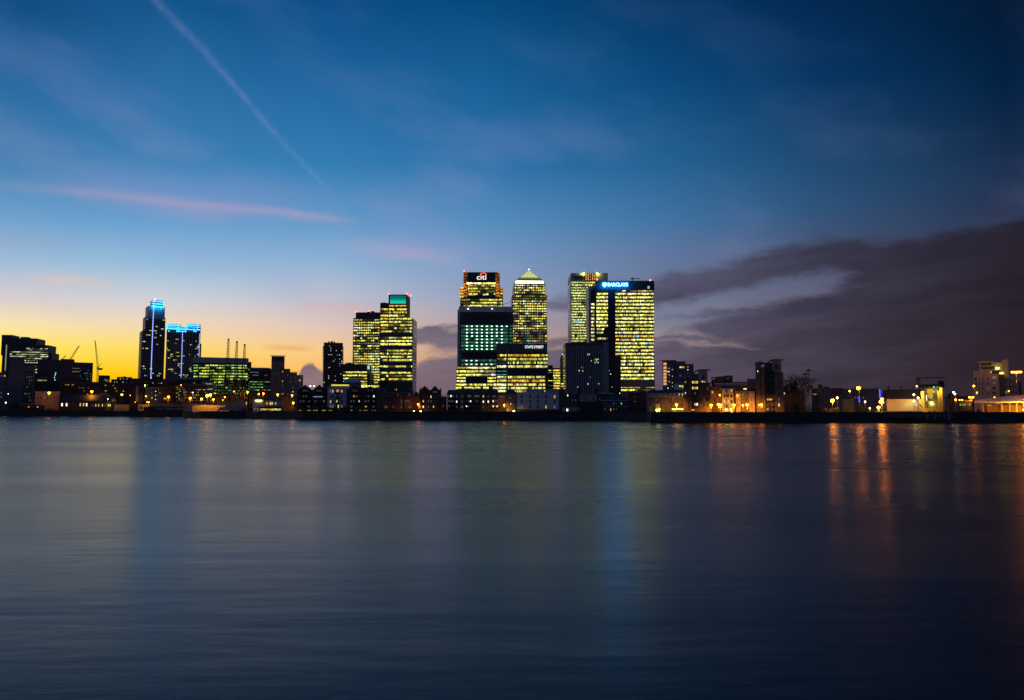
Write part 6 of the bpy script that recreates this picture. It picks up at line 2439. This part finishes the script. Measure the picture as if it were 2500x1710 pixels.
# --- bushes and evergreens on the bank
bushes = [
    (20, 48, 969, 8, "tall dark evergreen in front of the grey apartment slab", 'tree'),
    (48, 92, 990, 5, "low black shrubs on the bank at the left edge", 'bush'),
    (95, 146, 996, 4, "low black shrubs on the bank left of the pub", 'bush'),
    (148, 212, 940, 55, "broad black tree mass behind the pub roof", 'tree'),
    (590, 622, 992, 4, "rounded black bush beside the white restaurant", 'bush'),
    (690, 727, 988, 9, "dark bushes below the brown gable wall", 'bush'),
    (1010, 1030, 996, 6, "dark shrub under the lamp left of the twin gables", 'bush'),
    (1408, 1462, 1000, 5, "long black bush below the olive cream house", 'bush'),
    (1460, 1500, 1004, 4, "low black bush before the boathouse", 'bush'),
    (1534, 1585, 988, 8, "big dark bush left of the beige corner flats", 'bush'),
    (1580, 1640, 1008, 3, "long dark bush under the beige corner flats", 'bush'),
    (1640, 1700, 1010, 2.5, "dark bush under the lime lamp row", 'bush'),
    (1700, 1740, 1008, 2.5, "bush on the bank below the left curved roof", 'bush'),
    (1745, 1775, 1009, 2.5, "bush on the bank below the bayed flats", 'bush'),
    (1912, 1985, 972, 10, "dense dark scrub below the large leafless tree", 'bush'),
    (1980, 2050, 985, 9, "dark scrub left of the first starry lamp", 'bush'),
    (2050, 2130, 986, 10, "dark scrub under the high central lamp", 'bush'),
    (2120, 2165, 1002, 6, "low dark shrub below the brightest right lamp", 'bush'),
    (2308, 2322, 947, 26, "round dark tree behind the yellow gate tower", 'tree'),
    (2340, 2420, 1008, 2.5, "black scrub on the bank left of the canopy posts", 'bush'),
    (2420, 2520, 1012, 2.0, "black scrub along the bank at the right edge", 'bush'),
]
for i, (a, c, pt, off, lab, cat_) in enumerate(bushes):
    bush("evergreen_tree" if cat_ == 'tree' else "bush", lab, a, c, pt, bankY((a + c) / 2) + off, cat_, seed=i * 7 + 3, dens=1.0, group="dark planting along the far bank")

# ================================================================== lamps
def lp(px, py, off, label, power=700, **kw):
    lamp(px, py, bankY(px) + off, label, power, kw.pop('col', SOD), **kw)


lp(120, 959.5, 30, "bright orange street lamp in front of the beige warehouse", 2600, r_=.95)
lp(224, 956.5, 34, "bright orange street lamp high above the pub roof", 2600, r_=.95)
lp(297.5, 964, 17, "orange street lamp above the picket fence", 1800, r_=.75)
lp(318.5, 966, 40, "dim orange lamp left of the black bridge legs", 500, r_=.45, e=30)
lp(14, 983.5, 14, "small white lamp at the left picture edge", 200, col=WHL, r_=.4)
lp(20, 962, 30, "tiny white lamp high on the left edge above another", 0, col=WHL, r_=.2)
lp(263, 975, 20, "small green white lamp over the bay fronted cottage", 150, col=GRNL, r_=.3, e=20)
lp(338, 940, 31, "green white lamp at the left bridge leg", 200, col=GRNL, r_=.45)
lp(354, 941.5, 31, "green white lamp right of the bridge legs", 200, col=GRNL, r_=.45)
lp(356.5, 968, 20, "yellow lamp below the green white bridge lamps", 700, r_=.5)
lp(361.5, 982.5, 10, "twin headed yellow lamp over the dock kiosk", 900, heads=2, hpx=3.5, r_=.4)
lp(330.5, 982, 8, "small lamp by the pale pier left of the kiosk", 100, r_=.22, e=20)
lp(411.5, 969.5, 9, "large orange lamp over the dock wall lettering", 2600, r_=.85)
lp(442, 940.5, 60, "small red orange lamp on the blue roof edge", 100, r_=.35, e=20)
lp(464.5, 972.5, 10, "large orange lamp in front of the red brick range", 2200, r_=.8)
lp(470.5, 959, 30, "small white wall lamp on the red brick range", 60, col=WHL, r_=.3, e=20)
lp(492, 974.3, 4, "orange yard lamp left of the bright pair", 2200, r_=.6)
lp(506.5, 966.5, 4, "brightest yard lamp over the orange hoarding", 5000, r_=1.0)
lp(514, 964, 4, "yard lamp just right of the brightest yard lamp", 2200, r_=.7)
lp(521, 975.5, 4, "orange yard lamp right of the bright pair, lower", 2200, r_=.6)
lp(549, 969.5, 20, "small orange lamp left of the dock cranes", 300, r_=.4)
lp(544, 977, 18, "tiny orange lamp low beside the dock cranes", 80, r_=.25)
lp(572, 956.5, 40, "orange lamp seen between the dock crane legs", 700, r_=.5)
lp(604.5, 958, 30, "orange lamp above the cream shed gable", 1400, r_=.6)
lp(632, 962.5, 40, "left of two orange lamps over the strip lit restaurant", 700, r_=.5)
lp(643, 961.3, 40, "right of two orange lamps over the strip lit restaurant", 700, r_=.55)
lp(678, 963.8, 30, "orange lamp in front of the slim grey tower", 1400, r_=.6)
lp(713, 965.8, 28, "upper orange lamp beside the gabled flats left end", 900, r_=.5)
lp(716, 983.8, 9, "lower orange lamp beside the gabled flats left end", 1600, r_=.55)
lp(757.5, 943, 60, "small white lamp seen over the first gabled flats", 0, col=WHL, r_=.35, e=20)
lp(766.5, 943, 60, "small blue white lamp seen over the gabled flats", 0, col=(.4, .7, 1), r_=.35, e=20)
lp(778, 939, 40, "small yellow lamp at the second gable peak", 60, col=(1, .8, .15), r_=.35, e=20)
lp(1021, 987.3, 9, "orange lamp in the gap beside the brick mansion", 900, r_=.5)
lp(1027, 1004.5, 3, "low yellow lamp below the twin gabled brick wharf", 500, col=(1, .7, .15), r_=.4)
lp(1010.5, 1004.3, 4, "low white lamp at the corner of the brick mansion", 100, col=WHL, r_=.25)
lp(1231, 989, 9, "orange lamp in the alley right of the long flats", 900, r_=.45)
lp(1254.5, 1004, 4, "yellow lamp at the porch of the grey house", 700, col=(1, .75, .12), r_=.45)
lp(1385, 1007, 3, "tiny white bollard lamp below the terrace houses", 0, col=WHL, r_=.2, e=15)
lp(1651.5, 988.5, 6, "bright orange lamp before the beige corner flats", 2000, r_=.5)
lp(1609, 1007.5, 2, "small orange bollard lamp below the porch lamps", 60, r_=.2)
lp(1671, 1007.5, 2, "tiny orange bollard lamp left of a bigger one", 40, r_=.15)
lp(1682, 1007.5, 2, "orange bollard lamp at the foot of the brick shaft", 200, r_=.32)
lp(1736.5, 989.8, 6, "orange lamp at the left end of the promenade row", 2400, r_=.6)
lp(1733, 1007.3, 2, "small bollard lamp under the promenade row, left", 60, r_=.22)
lp(1757, 964.5, 12, "high orange wall lamp above the promenade row", 500, r_=.32)
lp(1754.5, 988.3, 6, "left one of the fused brightest promenade lamps", 2600, r_=.65)
lp(1759.5, 989.5, 7, "right one of the fused brightest promenade lamps", 2400, r_=.6)
lp(1758, 1007.2, 2, "small bollard lamp under the fused bright lamps", 60, r_=.22)
lp(1792, 989.5, 6, "orange promenade lamp between the second and third bays", 2600, r_=.6)
lp(1786.5, 1006.3, 2, "small yellow bollard lamp below the second bay", 60, r_=.22)
lp(1773, 1000, 5, "lime lamp low in front of the first bay", 200, col=(.85, 1, .15), r_=.35)
lp(1785, 1000, 5, "lime lamp low between the first and second bay", 200, col=(.85, 1, .15), r_=.35)
lp(1800, 966.5, 15, "small orange wall lamp high on the second bay", 200, r_=.22)
lp(1813.5, 989.5, 6, "smaller orange lamp left of the last bright promenade lamp", 1400, r_=.42)
lp(1824.5, 989, 6, "last bright orange promenade lamp before the tall tower", 2600, r_=.65)
lp(1853, 988.5, 8, "small lamp just left of the tall tower door lamp", 300, r_=.25)
lp(1859, 988.3, 6, "bright orange lamp on the tall brick tower front", 1400, r_=.5)
lp(1913.5, 1008, 3, "tiny orange lamp at the right foot of the tall tower", 60, r_=.2)
lp(2032.5, 978.5, 8, "bright star like orange lamp over the dark scrub", 2200, r_=.8, e=75)
lp(2044, 971.5, 20, "white lamp just right of the lower left star lamp", 300, col=WHL, r_=.4)
lp(2096, 948, 16, "highest central orange lamp above the low depot", 1800, r_=.85, e=61)
lp(2074.5, 955.3, 40, "small flat yellow lamp left of the highest lamp", 100, col=(1, .75, .1), r_=.4, e=30)
lp(2152, 981.5, 8, "brightest orange lamp before the white walled shed", 2600, r_=.9, e=95)
lp(2153.5, 974.5, 11, "lamp fused above the brightest right lamp", 1200, r_=.55)
lp(2145, 995, 5, "yellow lamp low left of the brightest right lamp", 1200, col=(1, .6, .06), r_=.6)
lp(2123.5, 997.5, 5, "small white lamp low left of the bright right lamps", 60, col=WHL, r_=.25)
lp(2112, 981, 20, "small white lamp between the star lamps", 60, col=WHL, r_=.25)
lp(2231, 964, 16, "topmost of three lamps on the white shed corner", 250, col=(1, .6, .2), r_=.38)
lp(2241.5, 971.8, 14, "middle of three lamps on the white shed corner", 250, col=(1, .8, .4), r_=.38)
lp(2231.5, 980, 16, "lowest of three lamps on the white shed corner", 400, col=(1, .75, .3), r_=.38)
lp(2238, 943.5, 12, "small yellow lamp on the left cab of the gate tower", 60, col=(1, .65, .1), r_=.25)
lp(2328, 958.5, 60, "white floodlight left of a lower white floodlight", 200, col=(.9, 1, .6), r_=.4)
lp(2331.5, 962, 60, "lower white floodlight behind the brown cabin", 200, col=(1, .85, .9), r_=.4)
lp(2333, 976.3, 20, "left orange lamp over the brown cabin", 400, r_=.38)
lp(2342.5, 976.8, 20, "middle small orange lamp over the brown cabin", 200, r_=.25)
lp(2348.8, 977.8, 20, "right orange lamp over the brown cabin", 400, r_=.38)
lp(2371, 970.3, 16, "twin headed orange lamp at the end of the brown cabin", 800, heads=2, hpx=7, r_=.42)
lp(2377.5, 942.8, 24, "orange lamp left of the pale flats", 500, r_=.45)
lp(2385, 959, 30, "small orange lamp on the pale flats lower corner", 150, r_=.3, e=30)
lp(2428, 970.5, 30, "tiny orange lamp above the canopy roof", 60, r_=.22)
lp(2481.5, 909, 45, "high mast with a wide bar of orange lamps near the right edge", 3500, heads=5, hpx=17, r_=.5, kind='high_mast_lamp')
lp(2463, 955, 34, "small orange lamp on the second pale flats wall", 60, r_=.25)
lp(2507, 976, 2, "very bright orange quay lamp at the right picture edge", 20000, r_=.9, e=260)
lp(2540, 980, 2, "next quay lamp beyond the right picture edge", 16000, r_=.9, e=260)
lp(2499, 1001, 1, "low orange lamp at the right edge of the quay", 500, r_=.4)

# signs, beacons and chimneys belong to the crown or roof that carries them
for o in [o for o in bpy.data.objects if o.parent is None]:
    kids = {}
    for c in o.children:
        kids.setdefault(c.name.split('.')[0], c)
    host = kids.get('crown') or kids.get('roof')
    if not host:
        continue
    for c in list(o.children):
        n = c.name.split('.')[0]
        if n in ('sign_lettering', 'sign_arc', 'sign_halo', 'emblem', 'emblem_halo', 'beacon_light', 'lit_crown_panel', 'amber_lamp_row', 'lamp_grid_backing', 'crown_fins') and host is kids.get('crown'):
            c.parent = host
        if n in ('chimney', 'roof_vent') and host is kids.get('roof'):
            c.parent = host
